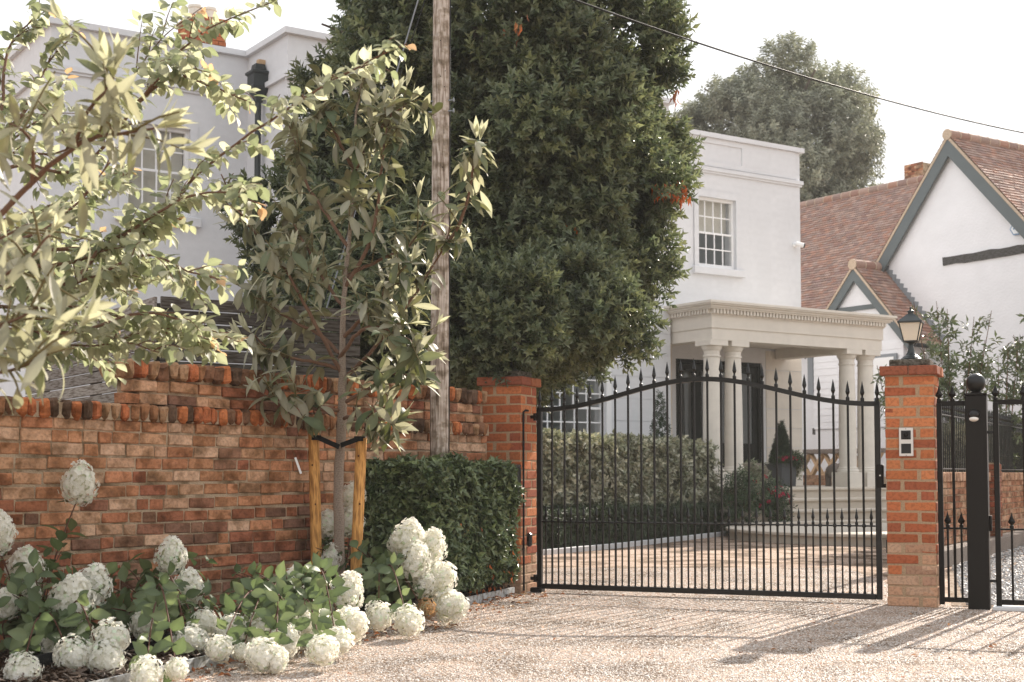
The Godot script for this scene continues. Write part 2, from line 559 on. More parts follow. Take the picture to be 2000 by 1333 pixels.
func make_ground() -> void:
	var g := MB.new()
	g.quad(Vector3(-250, 0, 60), Vector3(250, 0, 60), Vector3(250, 0, -300), Vector3(-250, 0, -300))
	struct("ground", g.mesh(), M.gravel_ground, "pale gravel driveway running through the gateway")
	# grey gravel path beyond the small gate
	var p := MB.new()
	p.quad(Vector3(3.15, 0.004, -10.25), Vector3(7, 0.004, -8.7), Vector3(9.5, 0.004, -20), Vector3(4.32, 0.004, -14.2))
	struct("path", p.mesh(), M.grey_gravel, "coarse grey gravel path beyond the small gate")
	# soil of the planting bed, slightly mounded
	var b := MB.new()
	var zs := []
	var z := 3.0
	while z <= 11.25:
		zs.append(z)
		z += 0.15
	for k in zs.size() - 1:
		var rows := []
		for zz in [zs[k], zs[k + 1]]:
			var x0 := wall_x(zz) - 0.05
			var x1 := bed_edge(zz)
			var row := []
			for q in 7:
				var t := q / 6.0
				row.append(Vector3(lerpf(x0, x1, t), 0.02 + 0.05 * sin(PI * clampf(t * 0.9 + 0.1, 0, 1)) * (0.7 + 0.3 * sin(zz * 7.0 + t * 9.0)), -zz))
			rows.append(row)
		for q in 6:
			b.quad(rows[0][q], rows[0][q + 1], rows[1][q + 1], rows[1][q])
	struct("planting_bed", b.mesh(), M.soil, "dark mulched soil of the bed along the old wall")
	# metal edging strip along the bed
	var e := thing("edging_strip", "thin pale metal edging strip between flower bed and gravel", "edging")
	var zz := 4.0
	while zz < 11.2:
		var z2 := minf(zz + 1.2, 11.24)
		var m := MB.new()
		var steps := 4
		for k in steps:
			var za := lerpf(zz, z2 - 0.006, float(k) / steps)
			var zb := lerpf(zz, z2 - 0.006, float(k + 1) / steps)
			var a := Vector3(bed_edge(za) + 0.01, 0, -za)
			var c := Vector3(bed_edge(zb) + 0.01, 0, -zb)
			var h := Vector3(0, 0.062, 0)
			var w := Vector3(0.012, 0, 0.004)
			m.quad(a + w, c + w, c + w + h, a + w + h)
			m.quad(c, a, a + h, c + h)
			m.quad(a + h + w, c + h + w, c + h, a + h)
		part(e, "edging_length", m.mesh(), M.edging_metal)
		zz = z2 if z2 < 11.2 else 12.0
	# loose stones on the drive
	rng.seed = 11
	var palette := [lin(0.60, 0.51, 0.44), lin(0.70, 0.62, 0.55), lin(0.48, 0.37, 0.29), lin(0.78, 0.73, 0.68), lin(0.34, 0.25, 0.18), lin(0.57, 0.5, 0.45), lin(0.64, 0.51, 0.41)]
	var cl: Array[Color] = []
	for q in palette:
		cl.append((q as Color).srgb_to_linear())
	var xf := []
	var co := []
	var count := 0
	lump.seed = 12
	lump.noise_type = FastNoiseLite.TYPE_SIMPLEX_SMOOTH
	lump.frequency = 1.0
	while count < 270000:
		var d := 4.9 + pow(rng.randf(), 1.35) * 9.5
		var x := rng.randf_range(-0.31 * d - 0.3, 0.40 * d)
		if d < 11.3 and x < bed_edge(d) + 0.02:
			continue
		if x > 3.15 + (d - 10.3) * 0.05 and d > 10.2:
			continue
		count += 1
		var s := rng.randf_range(0.003, 0.0068)
		xf.append(Transform3D(Basis.from_euler(Vector3(rr(-0.22, 0.22), rr(0, TAU), rr(-0.22, 0.22))).scaled_local(Vector3(s * rr(0.9, 1.6), s * rr(0.3, 0.5), s * rr(0.9, 1.2))), Vector3(x, s * 0.12, -d)))
		var patch := lump.get_noise_2d(x * 1.3, d * 1.3) + 0.5 * lump.get_noise_2d(x * 5.0, d * 5.0)
		var pick: int = [2, 4, 6][rng.randi() % 3] if patch > rr(0.1, 0.7) else rng.randi() % cl.size()
		co.append(cl[pick] * rr(0.55, 0.95))
	var st := MB.new()
	var pv := [Vector3(1, 0.1, 0.2), Vector3(-0.9, -0.1, 0.15), Vector3(0.1, 1, -0.1), Vector3(0, -1, 0), Vector3(0.2, 0.05, 1), Vector3(-0.15, 0.1, -0.95)]
	for f in [[0, 2, 4], [4, 2, 1], [1, 2, 5], [5, 2, 0], [4, 3, 0], [1, 3, 4], [5, 3, 1], [0, 3, 5]]:
		st.tri(pv[f[0]], pv[f[1]], pv[f[2]])
	var gs := many(self, "gravel", st.mesh(), M.stone_chip, xf, co)
	tag(gs, "loose pale pinkish gravel chips on the drive", "gravel")
	# bigger grey stones on the path
	xf = []
	co = []
	for k in 9000:
		var t1 := sqrt(rng.randf())
		var d2 := 10.3 + pow(rng.randf(), 1.3) * 9.0
		var x2 := rng.randf_range(3.27 + (d2 - 10.3) * 0.285, 4.1 + (d2 - 10.3) * 0.40)
		var s2 := rng.randf_range(0.008, 0.018)
		xf.append(Transform3D(Basis.from_euler(Vector3(rr(-0.5, 0.5), rr(0, TAU), rr(-0.5, 0.5))).scaled_local(Vector3(s2 * rr(0.8, 1.5), s2 * 0.8, s2)), Vector3(x2, s2 * 0.4, -d2)))
		var gg := rr(0.2, 0.55)
		co.append(Color(gg, gg * 0.97, gg * 0.94))
	var ps := many(self, "gravel", st.mesh(), M.stone_chip, xf, co)
	tag(ps, "coarse grey stones on the path behind the small gate", "gravel")

# ------------------------------------------------------------------ bricks
func brick_set(count: int, size: Vector3, palette: Array, sd: int, ch: float, jit: float) -> Array:
	var out := []
	rng.seed = sd
	for k in count:
		var b := MB.new()
		var p: Array = palette[k % palette.size()]
		var f := rr(0.85, 1.12)
		b.col = Color(p[0] * f, p[1] * f, p[2] * f)
		b.cbox(Vector3.ZERO, size, ch, Transform3D.IDENTITY, rng, jit)
		out.append(b)
	return out

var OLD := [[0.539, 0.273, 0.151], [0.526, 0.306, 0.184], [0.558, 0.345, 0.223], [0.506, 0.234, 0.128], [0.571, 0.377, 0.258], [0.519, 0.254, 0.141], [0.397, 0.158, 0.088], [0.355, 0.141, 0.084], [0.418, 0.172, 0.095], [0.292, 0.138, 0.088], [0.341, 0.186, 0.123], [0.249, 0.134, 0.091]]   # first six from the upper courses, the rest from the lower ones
var OLD_COPE := [[0.22, 0.125, 0.075], [0.52, 0.18, 0.08], [0.34, 0.17, 0.09], [0.14, 0.09, 0.06], [0.42, 0.26, 0.155], [0.25, 0.13, 0.08], [0.56, 0.20, 0.085]]
var NEW := [[0.47, 0.165, 0.07], [0.39, 0.12, 0.055], [0.52, 0.20, 0.088], [0.34, 0.105, 0.056], [0.45, 0.15, 0.066]]
var PALE := [[0.50, 0.30, 0.195], [0.44, 0.265, 0.18], [0.53, 0.35, 0.24]]

func make_old_wall() -> void:
	var lower := thing("brick_wall", "long weathered red brick garden wall with upright brick coping behind hydrangeas", "wall", WALL)
	var L0 := -3.2
	var L1 := 4.42
	var core := MB.new()
	core.bb(Vector3(L0, -0.1, -0.22), Vector3(L1, 1.255, -0.007))
	part(lower, "mortar", core.mesh(), M.mortar)
	var big := brick_set(24, Vector3(0.212, 0.0615, 0.1), OLD, 101, 0.0045, 0.0025)
	var small := brick_set(24, Vector3(0.101, 0.0615, 0.1), OLD, 102, 0.0045, 0.0025)
	var bigm := []
	var smallm := []
	for b in big: bigm.append(b.mesh())
	for b in small: smallm.append(b.mesh())
	rng.seed = 103
	var rest := MB.new()
	var near := []
	var row := 0
	var y := 0.0
	while y < 1.24:
		var x := L0 + rr(0, 0.15)
		while x < L1 - 0.06:
			var stretch := rng.randf() < 0.8
			var l: float = (rr(0.195, 0.222) if stretch else rr(0.098, 0.112))
			if x + l > L1:
				l = L1 - x
			var k := rng.randi() % 24
			# the upper courses were rebuilt in a paler, lime-smeared brick; the lower ones are red and brown
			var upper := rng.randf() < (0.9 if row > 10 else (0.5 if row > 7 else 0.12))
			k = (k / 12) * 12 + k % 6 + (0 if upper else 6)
			var dz := rr(-0.003, 0.004)
			var yy := y + 0.033 + 0.006 * sin(x * 1.7 + row) + rr(-0.002, 0.002)
			var full := 0.222 if stretch else 0.111
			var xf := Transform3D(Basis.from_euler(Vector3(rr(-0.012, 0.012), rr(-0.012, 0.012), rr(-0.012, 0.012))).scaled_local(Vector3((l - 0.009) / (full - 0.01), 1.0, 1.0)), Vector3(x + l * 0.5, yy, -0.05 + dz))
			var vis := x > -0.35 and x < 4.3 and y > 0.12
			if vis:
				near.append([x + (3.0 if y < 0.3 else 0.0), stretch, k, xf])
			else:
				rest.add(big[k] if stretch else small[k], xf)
			x += l
		y += 0.0745
		row += 1
	near.sort_custom(func(a, b): return a[0] < b[0])
	for q in near.size():
		var a: Array = near[q]
		if q < 300:
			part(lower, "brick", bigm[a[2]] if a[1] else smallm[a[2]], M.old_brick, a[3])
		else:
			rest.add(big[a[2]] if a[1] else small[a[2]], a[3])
	part(lower, "brickwork", rest.mesh(), M.old_brick, Transform3D.IDENTITY, "stuff")
	# coping: bricks on edge, rounded and uneven
	var cop := []
	rng.seed = 104
	for k in 14:
		var b := MB.new()
		var p: Array = OLD_COPE[k % OLD_COPE.size()]
		b.col = Color(p[0], p[1], p[2])
		b.cbox(Vector3.ZERO, Vector3(0.066, 0.098, 0.26), 0.016, Transform3D.IDENTITY, rng, 0.006)
		cop.append(b.mesh())
	var x := L0
	while x < L1 - 0.05:
		var w := rr(0.066, 0.08)
		part(lower, "coping_brick", cop[rng.randi() % 14], M.old_brick, Transform3D(Basis.from_euler(Vector3(rr(-0.03, 0.03), rr(-0.04, 0.04), rr(-0.04, 0.04))), Vector3(x + w * 0.5, 1.298 + rr(-0.006, 0.006), -0.095 + rr(-0.008, 0.012))))
		x += w
	var cm := MB.new()
	cm.bb(Vector3(L0, 1.25, -0.21), Vector3(L1, 1.335, 0.012))
	part(lower, "coping_mortar", cm.mesh(), M.mortar)

	# raised length behind and above
	var up := thing("brick_wall", "raised mossy length of the old brick wall, topped by upright bricks", "wall", WALL)
	var U0 := 0.66
	var uc := MB.new()
	uc.bb(Vector3(U0 + 0.12, 1.345, -0.24), Vector3(L1, 1.60, -0.052))
	part(up, "mortar", uc.mesh(), M.mortar)
	for r in 2:
		x = U0 + (0.0 if r == 0 else 0.04)
		while x < L1 - 0.05:
			var l := rr(0.2, 0.235)
			if rng.randf() < 0.25:
				l = rr(0.1, 0.115)
			if x + l > L1: l = L1 - x
			var st := l > 0.16
			part(up, "brick", (bigm if st else smallm)[rng.randi() % 16], M.old_brick, Transform3D(Basis.from_euler(Vector3(rr(-0.03, 0.03), rr(-0.02, 0.02), rr(-0.02, 0.02))).scaled_local(Vector3((l - 0.008) / (0.212 if st else 0.101), 1.0, 1.0)), Vector3(x + l * 0.5, 1.382 + r * 0.076 + rr(-0.003, 0.003), -0.085 + rr(-0.008, 0.008))))
			x += l
	x = U0 - 0.03
	var first := true
	while x < L1 - 0.05:
		var w := rr(0.068, 0.082)
		part(up, "coping_brick", cop[rng.randi() % 14], M.old_brick, Transform3D(Basis.from_euler(Vector3(rr(-0.03, 0.03), rr(-0.04, 0.04), (0.35 if first else rr(-0.04, 0.04)))).scaled_local(Vector3(1.05, 1.06, 1.0)), Vector3(x + w * 0.5, 1.553 + rr(-0.006, 0.006), -0.125 + rr(-0.01, 0.012))))
		x += w * (1.5 if first else 1.0)
		first = false
	# dark moss and soil caught on the ledges
	var ms := MB.new()
	ms.bb(Vector3(U0 - 0.06, 1.343, -0.2), Vector3(L1, 1.352, -0.028))
	part(up, "moss_ledge", ms.mesh(), M.soil)

func pier(xf: Transform3D, label: String, sd: int) -> Node3D:
	var p := thing("gate_pier", label, "pier", xf, "brick gate piers")
	var W := 0.345
	var c := MB.new()
	c.bb(Vector3(-W / 2 + 0.003, -0.05, -W / 2 + 0.003), Vector3(W / 2 - 0.003, 1.66, W / 2 - 0.003))
	part(p, "mortar", c.mesh(), M.pier_mortar)
	var st := brick_set(10, Vector3(0.216, 0.0625, 0.105), NEW, sd, 0.004, 0.0015)
	var sp := brick_set(6, Vector3(0.216, 0.0625, 0.105), PALE, sd + 1, 0.004, 0.002)
	var sm := []
	var pm := []
	for b in st: sm.append(b.mesh())
	for b in sp: pm.append(b.mesh())
	rng.seed = sd + 2
	var rows := 22
	for r in rows:
		var y := 0.036 + r * 0.0752
		var pale := r < 4 and (r < 3 or sd % 2 == 1)
		for face in 4:
			pale = r < 3 or (r < 6 and rng.randf() < [0.75, 0.4, 0.15][r - 3])
			var b := Basis(Vector3.UP, face * PI / 2)
			var flip := (r + face) % 2 == 0
			var lens: Array = [0.219, 0.116] if flip else [0.116, 0.219]
			# each face shows one stretcher and one header; headers are the stretcher's ends of the next face
			var long_at: float = (-W / 2 + 0.1095) if flip else (W / 2 - 0.1095)
			var short_at: float = (W / 2 - 0.058) if flip else (-W / 2 + 0.058)
			var pool: Array = pm if pale else sm
			var n := 6 if pale else 10
			part(p, "brick", pool[rng.randi() % n], M.new_brick, Transform3D(b, b * Vector3(long_at, y + rr(-0.0015, 0.0015), W / 2 - 0.0525 + rr(-0.0015, 0.002) + (0.001 if flip else 0.0))))
			part(p, "brick", pool[rng.randi() % n], M.new_brick, Transform3D(b.scaled_local(Vector3(0.108 / 0.219, 1, 0.9)), b * Vector3(short_at - (0.004 if not flip else -0.004), y + rr(-0.0015, 0.0015), W / 2 - 0.0535 + rr(-0.0015, 0.002) - (0.0005 if flip else 0.0))))
	# oversailing course
	var y2 := 0.036 + rows * 0.0752
	var cs := brick_set(6, Vector3(0.2, 0.066, 0.14), [[0.32, 0.11, 0.06], [0.25, 0.085, 0.05], [0.37, 0.14, 0.07]], sd + 3, 0.005, 0.002)
	for face in 4:
		var b := Basis(Vector3.UP, face * PI / 2)
		for k in 2:
			part(p, "cap_brick", cs[(face + k) % 6].mesh(), M.new_brick, Transform3D(b.scaled_local(Vector3(0.99 - 0.3 * k, 1, 1)), b * Vector3(-0.105 + k * 0.172, y2, 0.128)))
	var cc := MB.new()
	cc.bb(Vector3(-0.18, y2 - 0.033, -0.18), Vector3(0.18, y2 + 0.03, 0.18))
	part(p, "cap_mortar", cc.mesh(), M.pier_mortar)
	var cap := MB.new()
	cap.cbox(Vector3(0, y2 + 0.058, 0), Vector3(0.285, 0.052, 0.285), 0.008)
	part(p, "cap_stone", cap.mesh(), M.cap_stone)
	return p

var PIER_TOP := 0.036 + 22 * 0.0752 + 0.084

func make_piers() -> void:
	pier(GATE * Transform3D(Basis(), Vector3(-0.245, 0, 0)), "red brick gate pier at the hinge side, half under the dark tree", 200)
	pier(GATE * Transform3D(Basis(), Vector3(2.93, 0, 0)), "red brick gate pier with silver entry panel and lantern on top", 211)
	lantern(GATE * Transform3D(Basis(), Vector3(2.93, PIER_TOP, 0)), "black square lantern with frosted panes standing on the lit gate pier")
	lantern(GATE * Transform3D(Basis(), Vector3(-0.245, PIER_TOP, 0)), "black lantern on the hinge pier, buried in dark leaves")
	# entry panel
	var k := thing("entry_panel", "brushed steel intercom panel with camera and keypad on brick pier", "intercom", GATE * Transform3D(Basis(), Vector3(2.905, 1.175, 0.1755)))
	var m := MB.new()
	m.cbox(Vector3(0, 0, 0.009), Vector3(0.1, 0.205, 0.018), 0.003)
	part(k, "plate", m.mesh(), M.brushed_steel)
	m = MB.new()
	m.bb(Vector3(-0.034, 0.018, 0.0185), Vector3(0.034, 0.082, 0.021))
	var ci := part(k, "camera_window", m.mesh(), M.black_plastic)
	m = MB.new()
	m.ball(Vector3(0.0, 0.054, 0.022), Vector3(0.019, 0.019, 0.014), 8, 14)
	m.bb(Vector3(-0.018, 0.02, 0.0212), Vector3(0.018, 0.033, 0.026))
	part(ci, "camera_dome", m.mesh(), M.dark_steel)
	m = MB.new()
	m.bb(Vector3(-0.034, -0.082, 0.0185), Vector3(0.034, -0.012, 0.021))
	part(k, "keypad_window", m.mesh(), M.black_plastic)
	for sy in [-0.095, 0.094]:
		m = MB.new()
		m.lathe([Vector2(0.003, 0), Vector2(0.003, 0.002), Vector2(0, 0.002)], 8, Transform3D(Basis(Vector3.RIGHT, PI / 2), Vector3(0, sy, 0.018)))
		part(k, "screw", m.mesh(), M.dark_steel)
	# letter box on the hinge pier
	var lb := thing("letter_box", "black metal letter box fixed to the hinge pier above the hedge", "letter box", GATE * Transform3D(Basis(), Vector3(-0.235, 0.78, 0.175)))
	m = MB.new()
	m.cbox(Vector3(0, 0.1, 0.05), Vector3(0.33, 0.24, 0.1), 0.006)
	part(lb, "body", m.mesh(), M.black_plastic)
	m = MB.new()
	m.cbox(Vector3(0, 0.232, 0.055), Vector3(0.345, 0.02, 0.125), 0.005, Transform3D(Basis(Vector3.RIGHT, 0.12), Vector3.ZERO))
	part(lb, "lid", m.mesh(), M.black_plastic)
	# cable conduit
	var cd := thing("cable_conduit", "thin black cable conduit running down the hinge pier edge", "cable", GATE)
	m = MB.new()
	var pp := [Vector3(-0.062, 0.02, 0.14), Vector3(-0.060, 0.5, 0.15), Vector3(-0.061, 1.0, 0.15), Vector3(-0.061, 1.44, 0.15), Vector3(-0.06, 1.455, 0.11), Vector3(-0.06, 1.455, 0.05)]
	m.tube(pp, tapers(6, 0.008, 0.008), 8)
	part(cd, "tube", m.mesh(), M.rubber)
	for yy in [0.35, 0.8, 1.2]:
		m = MB.new()
		m.cbox(Vector3(-0.06, yy, 0.15), Vector3(0.012, 0.016, 0.03), 0.002)
		part(cd, "clip", m.mesh(), M.black_plastic)
	# photo cells
	for a in [[-0.058, 0.36, 0.06, "small black gate sensor box low on the hinge pier"], [2.742, 0.36, 0.03, "small black gate sensor box low on the lantern pier"]]:
		var s := thing("gate_sensor", a[3], "sensor", GATE * Transform3D(Basis(), Vector3(a[0], a[1], a[2])))
		m = MB.new()
		m.cbox(Vector3(0.012, 0.06, 0), Vector3(0.035, 0.11, 0.055), 0.012)
		part(s, "case", m.mesh(), M.black_plastic)
		m = MB.new()
		m.cbox(Vector3(0.012, 0.07, 0.028), Vector3(0.02, 0.04, 0.004), 0.001)
		part(s, "lens", m.mesh(), M.dark_steel)

func lantern(xf: Transform3D, label: String) -> void:
	var l := thing("pillar_lantern", label, "lantern", xf, "pier lanterns")
	var m := MB.new()
	m.lathe([Vector2(0.0, 0.0), Vector2(0.075, 0.0), Vector2(0.078, 0.012), Vector2(0.066, 0.02), Vector2(0.062, 0.026), Vector2(0.045, 0.038), Vector2(0.03, 0.056), Vector2(0.022, 0.08), Vector2(0.017, 0.105), Vector2(0.016, 0.118), Vector2(0.03, 0.128), Vector2(0.03, 0.134)], 8, Transform3D.IDENTITY, PI / 8)
	part(l, "pedestal", m.mesh(), M.lantern_metal)
	var q := PI / 4
	var r2 := sqrt(2.0)
	var yb := 0.134
	var yt := 0.275
	m = MB.new()
	m.lathe([Vector2(0.0, yb), Vector2(0.048 * r2, yb), Vector2(0.05 * r2, yb + 0.006), Vector2(0.046 * r2, yb + 0.01), Vector2(0, yb + 0.01)], 4, Transform3D.IDENTITY, q, true)
	part(l, "tray", m.mesh(), M.lantern_metal)
	for k in 4:
		var th := q + k * PI / 2
		var e := Vector3(cos(th), 0, -sin(th))
		m = MB.new()
		m.tube([e * 0.047 * r2 + Vector3(0, yb, 0), e * 0.077 * r2 + Vector3(0, yt, 0)], [0.0045, 0.0045], 6)
		part(l, "corner_bar", m.mesh(), M.lantern_metal)
		var e2 := Vector3(cos(th + PI / 2), 0, -sin(th + PI / 2))
		m = MB.new()
		var a0 := e * 0.045 * r2 + Vector3(0, yb + 0.01, 0)
		var a1 := e2 * 0.045 * r2 + Vector3(0, yb + 0.01, 0)
		var b0 := e * 0.0745 * r2 + Vector3(0, yt - 0.002, 0)
		var b1 := e2 * 0.0745 * r2 + Vector3(0, yt - 0.002, 0)
		m.quad(a0, a1, b1, b0)
		part(l, "pane", m.mesh(), M.frosted_glass)
	m = MB.new()
	m.ball(Vector3(0, 0.225, 0), Vector3(0.026, 0.03, 0.026))
	m.lathe([Vector2(0.016, 0.145), Vector2(0.016, 0.2)], 10)
	part(l, "bulb", m.mesh(), M.lamp_bulb)
	m = MB.new()
	m.lathe([Vector2(0.072 * r2, yt - 0.004), Vector2(0.086 * r2, yt - 0.004), Vector2(0.087 * r2, yt + 0.008), Vector2(0.082 * r2, yt + 0.012), Vector2(0.05 * r2, yt + 0.04), Vector2(0.026 * r2, yt + 0.062), Vector2(0.02 * r2, yt + 0.065)], 4, Transform3D.IDENTITY, q, true)
	var rf := part(l, "lantern_roof", m.mesh(), M.lantern_metal)
	m = MB.new()
	m.lathe([Vector2(0.02, yt + 0.06), Vector2(0.02, yt + 0.078), Vector2(0.027, yt + 0.082), Vector2(0.022, yt + 0.09), Vector2(0.008, yt + 0.097), Vector2(0.007, yt + 0.103), Vector2(0.01, yt + 0.109), Vector2(0.006, yt + 0.116), Vector2(0, yt + 0.122)], 12)
	part(rf, "finial", m.mesh(), M.lantern_metal)

# ------------------------------------------------------------------ ironwork
func spear(h: float, r: float) -> MB:   # round collar, neck and long four-sided point, standing on y = 0
	var m := MB.new()
	m.lathe([Vector2(r * 1.25, 0), Vector2(r * 1.35, h * 0.04), Vector2(r * 1.3, h * 0.15), Vector2(r * 0.75, h * 0.2), Vector2(r * 0.72, h * 0.28), Vector2(r * 0.95, h * 0.31)], 10)
	m.lathe([Vector2(r * 0.95, h * 0.31), Vector2(r * 1.5, h * 0.42), Vector2(r * 0.85, h * 0.72), Vector2(0.0004, h)], 8)
	return m

func spade(h: float, r: float) -> MB:   # flat leaf-shaped point with a round collar
	var m := MB.new()
	m.lathe([Vector2(r * 1.2, 0), Vector2(r * 1.3, h * 0.04), Vector2(r * 1.2, h * 0.16), Vector2(r * 0.7, h * 0.2), Vector2(r * 0.9, h * 0.26)], 10)
	m.lathe([Vector2(r * 0.7, h * 0.2), Vector2(r * 1.9, h * 0.34), Vector2(r * 2.05, h * 0.42), Vector2(r * 1.1, h * 0.6), Vector2(r * 0.55, h * 0.78), Vector2(0.0004, h)], 4, Transform3D(Basis().scaled(Vector3(1, 1, 0.6)), Vector3.ZERO))
	return m

func gate_top(t: float) -> float:
	return 1.462 + 0.215 * pow(0.5 - 0.5 * cos(TAU * t), 1.12)

func make_gates() -> void:
	var g := thing("driveway_gate", "tall black wrought iron gate with bowed top rail and spear points", "gate", GATE)
	var Wd := 2.70
	var m := MB.new()
	m.cbox(Vector3(0.02, 0.755, 0), Vector3(0.04, 1.45, 0.04), 0.004)
	part(g, "stile", m.mesh(), M.black_iron)
	m = MB.new()
	m.cbox(Vector3(Wd - 0.02, 0.755, 0), Vector3(0.04, 1.45, 0.04), 0.004)
	part(g, "stile", m.mesh(), M.black_iron)
	m = MB.new()
	m.cbox(Vector3(Wd / 2, 0.05, 0), Vector3(Wd - 0.084, 0.04, 0.04), 0.004)
	part(g, "bottom_rail", m.mesh(), M.black_iron)
	m = MB.new()
	m.cbox(Vector3(Wd / 2, 0.565, 0), Vector3(Wd - 0.084, 0.012, 0.036), 0.002)
	part(g, "middle_rail", m.mesh(), M.black_iron)
	m = MB.new()
	var poly_t := PackedVector2Array()
	var poly_b := PackedVector2Array()
	for k in 65:
		var t := k / 64.0
		poly_t.append(Vector2(t * Wd, gate_top(t) + 0.018))
		poly_b.append(Vector2(t * Wd, gate_top(t) - 0.018))
	for k in 64:
		var a := poly_t[k]
		var b := poly_t[k + 1]
		var c := poly_b[k]
		var d := poly_b[k + 1]
		for ss in [[a, b, -0.02, 0.02]]:
			m.quad(Vector3(c.x, c.y, 0.02), Vector3(d.x, d.y, 0.02), Vector3(b.x, b.y, 0.02), Vector3(a.x, a.y, 0.02))
			m.quad(Vector3(d.x, d.y, -0.02), Vector3(c.x, c.y, -0.02), Vector3(a.x, a.y, -0.02), Vector3(b.x, b.y, -0.02))
			m.quad(Vector3(a.x, a.y, 0.02), Vector3(b.x, b.y, 0.02), Vector3(b.x, b.y, -0.02), Vector3(a.x, a.y, -0.02))
			m.quad(Vector3(c.x, c.y, -0.02), Vector3(d.x, d.y, -0.02), Vector3(d.x, d.y, 0.02), Vector3(c.x, c.y, 0.02))
	part(g, "top_rail", m.mesh(), M.black_iron)
	var tip := spear(0.15, 0.011).mesh()
	var little := spear(0.125, 0.0085).mesh()
	for k in 26:
		var x := 0.02 + (Wd - 0.04) * k / 25.0
		var top := gate_top(x / Wd)
		if k > 0 and k < 25:
			m = MB.new()
			m.tube([Vector3(0, 0.07, 0), Vector3(0, top - 0.018, 0)], [0.0088, 0.0088], 10, false)
			m.lathe([Vector2(0.0125, 0.553), Vector2(0.014, 0.558), Vector2(0.014, 0.572), Vector2(0.0125, 0.577)], 10)
			m.lathe([Vector2(0.012, 0.07), Vector2(0.012, 0.08), Vector2(0.009, 0.083)], 10)
			var b := part(g, "bar", m.mesh(), M.black_iron, Transform3D(Basis(), Vector3(x, 0, 0)))
			part(b, "spear_point", tip, M.black_iron, Transform3D(Basis(), Vector3(0, top + 0.017, 0)))
		else:
			part(g, "spear_point", tip, M.black_iron, Transform3D(Basis(), Vector3(x, top + 0.017, 0)))
		if k < 25:
			var xd := x + (Wd - 0.04) / 50.0
			m = MB.new()
			m.tube([Vector3(0, 0.07, 0), Vector3(0, 0.559, 0)], [0.0066, 0.0066], 8, false)
			m.lathe([Vector2(0.0095, 0.07), Vector2(0.0095, 0.078), Vector2(0.0068, 0.081)], 8)
			var d := part(g, "short_bar", m.mesh(), M.black_iron, Transform3D(Basis(), Vector3(xd, 0, 0)))
			part(d, "spear_point", little, M.black_iron, Transform3D(Basis(), Vector3(0, 0.571, 0)))
	# hinges and lock
	for yy in [1.405, 0.11]:
		m = MB.new()
		m.cbox(Vector3(-0.028, yy, 0), Vector3(0.06, 0.026, 0.03), 0.003)
		m.lathe([Vector2(0.0, yy - 0.03), Vector2(0.016, yy - 0.03), Vector2(0.016, yy + 0.03), Vector2(0, yy + 0.03)], 12, Transform3D(Basis(), Vector3(-0.02, 0, 0)))
		part(g, "hinge", m.mesh(), M.black_iron)
	m = MB.new()
	m.cbox(Vector3(Wd - 0.005, 0.93, 0.0), Vector3(0.05, 0.17, 0.06), 0.006)
	m.cbox(Vector3(Wd + 0.03, 0.86, 0.0), Vector3(0.05, 0.03, 0.03), 0.003)
	var lk := part(g, "lock_box", m.mesh(), M.dark_steel)
	m = MB.new()
	m.lathe([Vector2(0.006, 0), Vector2(0.006, 0.004), Vector2(0, 0.004)], 8, Transform3D(Basis(Vector3.RIGHT, PI / 2), Vector3(Wd - 0.002, 0.935, 0.03)))
	part(lk, "key_cap", m.mesh(), M.brushed_steel)
	m = MB.new()
	m.cbox(Vector3(0.0, 0.02, 0.0), Vector3(0.1, 0.04, 0.09), 0.008)
	part(g, "floor_pivot", m.mesh(), M.black_iron)

	# steel post with a ball on top
	var px := 3.385
	var pz := 0.14
	var post := thing("gate_post", "square black steel post with a large ball on top", "post", GATE * Transform3D(Basis(), Vector3(px, 0, pz)))
	m = MB.new()
	m.cbox(Vector3(0, 0.75, 0), Vector3(0.145, 1.5, 0.145), 0.005)
	part(post, "shaft", m.mesh(), M.dark_steel)
	m = MB.new()
	m.cbox(Vector3(0, 1.508, 0), Vector3(0.155, 0.014, 0.155), 0.003)
	m.lathe([Vector2(0.045, 1.515), Vector2(0.04, 1.522), Vector2(0.03, 1.53)], 20)
	part(post, "cap_plate", m.mesh(), M.dark_steel)
	m = MB.new()
	m.ball(Vector3(0, 1.59, 0), Vector3(0.068, 0.068, 0.068), 20, 32)
	part(post, "ball", m.mesh(), M.black_iron)
	var pl := thing("post_light", "small round hooded light fixed near the top of the steel post", "light", GATE * Transform3D(Basis(), Vector3(px - 0.012, 1.355, pz + 0.073)))
	m = MB.new()
	for k in 1:
		m.ball(Vector3(0, 0.006, 0), Vector3(0.042, 0.038, 0.03), 12, 18)
	part(pl, "hood", m.mesh(), M.black_iron)
	m = MB.new()
	m.ball(Vector3(0, -0.022, 0.006), Vector3(0.033, 0.02, 0.028), 8, 16)
	part(pl, "diffuser", m.mesh(), M.lamp_bulb)
	m = MB.new()
	m.cbox(Vector3(0.082, 0.6, 0.0), Vector3(0.02, 0.11, 0.05), 0.004)
	part(post, "lock_keep", m.mesh(), M.dark_steel)

	# fixed panel between pier and post, and the small gate
	var fx := thing("railing_panel", "narrow black iron railing panel between brick pier and ball post", "railing", GATE * Transform3D(Basis(), Vector3(3.112, 0, 0.10)))
	iron_panel(fx, 0.0, 0.2, [0.016, 0.108], [0.062, 0.155], 1.45)
	var pg := thing("pedestrian_gate", "small black iron side gate with spade points beside the ball post", "gate", GATE * Transform3D(Basis(), Vector3(3.50, 0, 0.16)))
	iron_panel(pg, 0.0, 1.0, [0.016, 0.2, 0.385, 0.57, 0.755, 0.984], [0.108, 0.292, 0.477, 0.662, 0.87], 1.45)
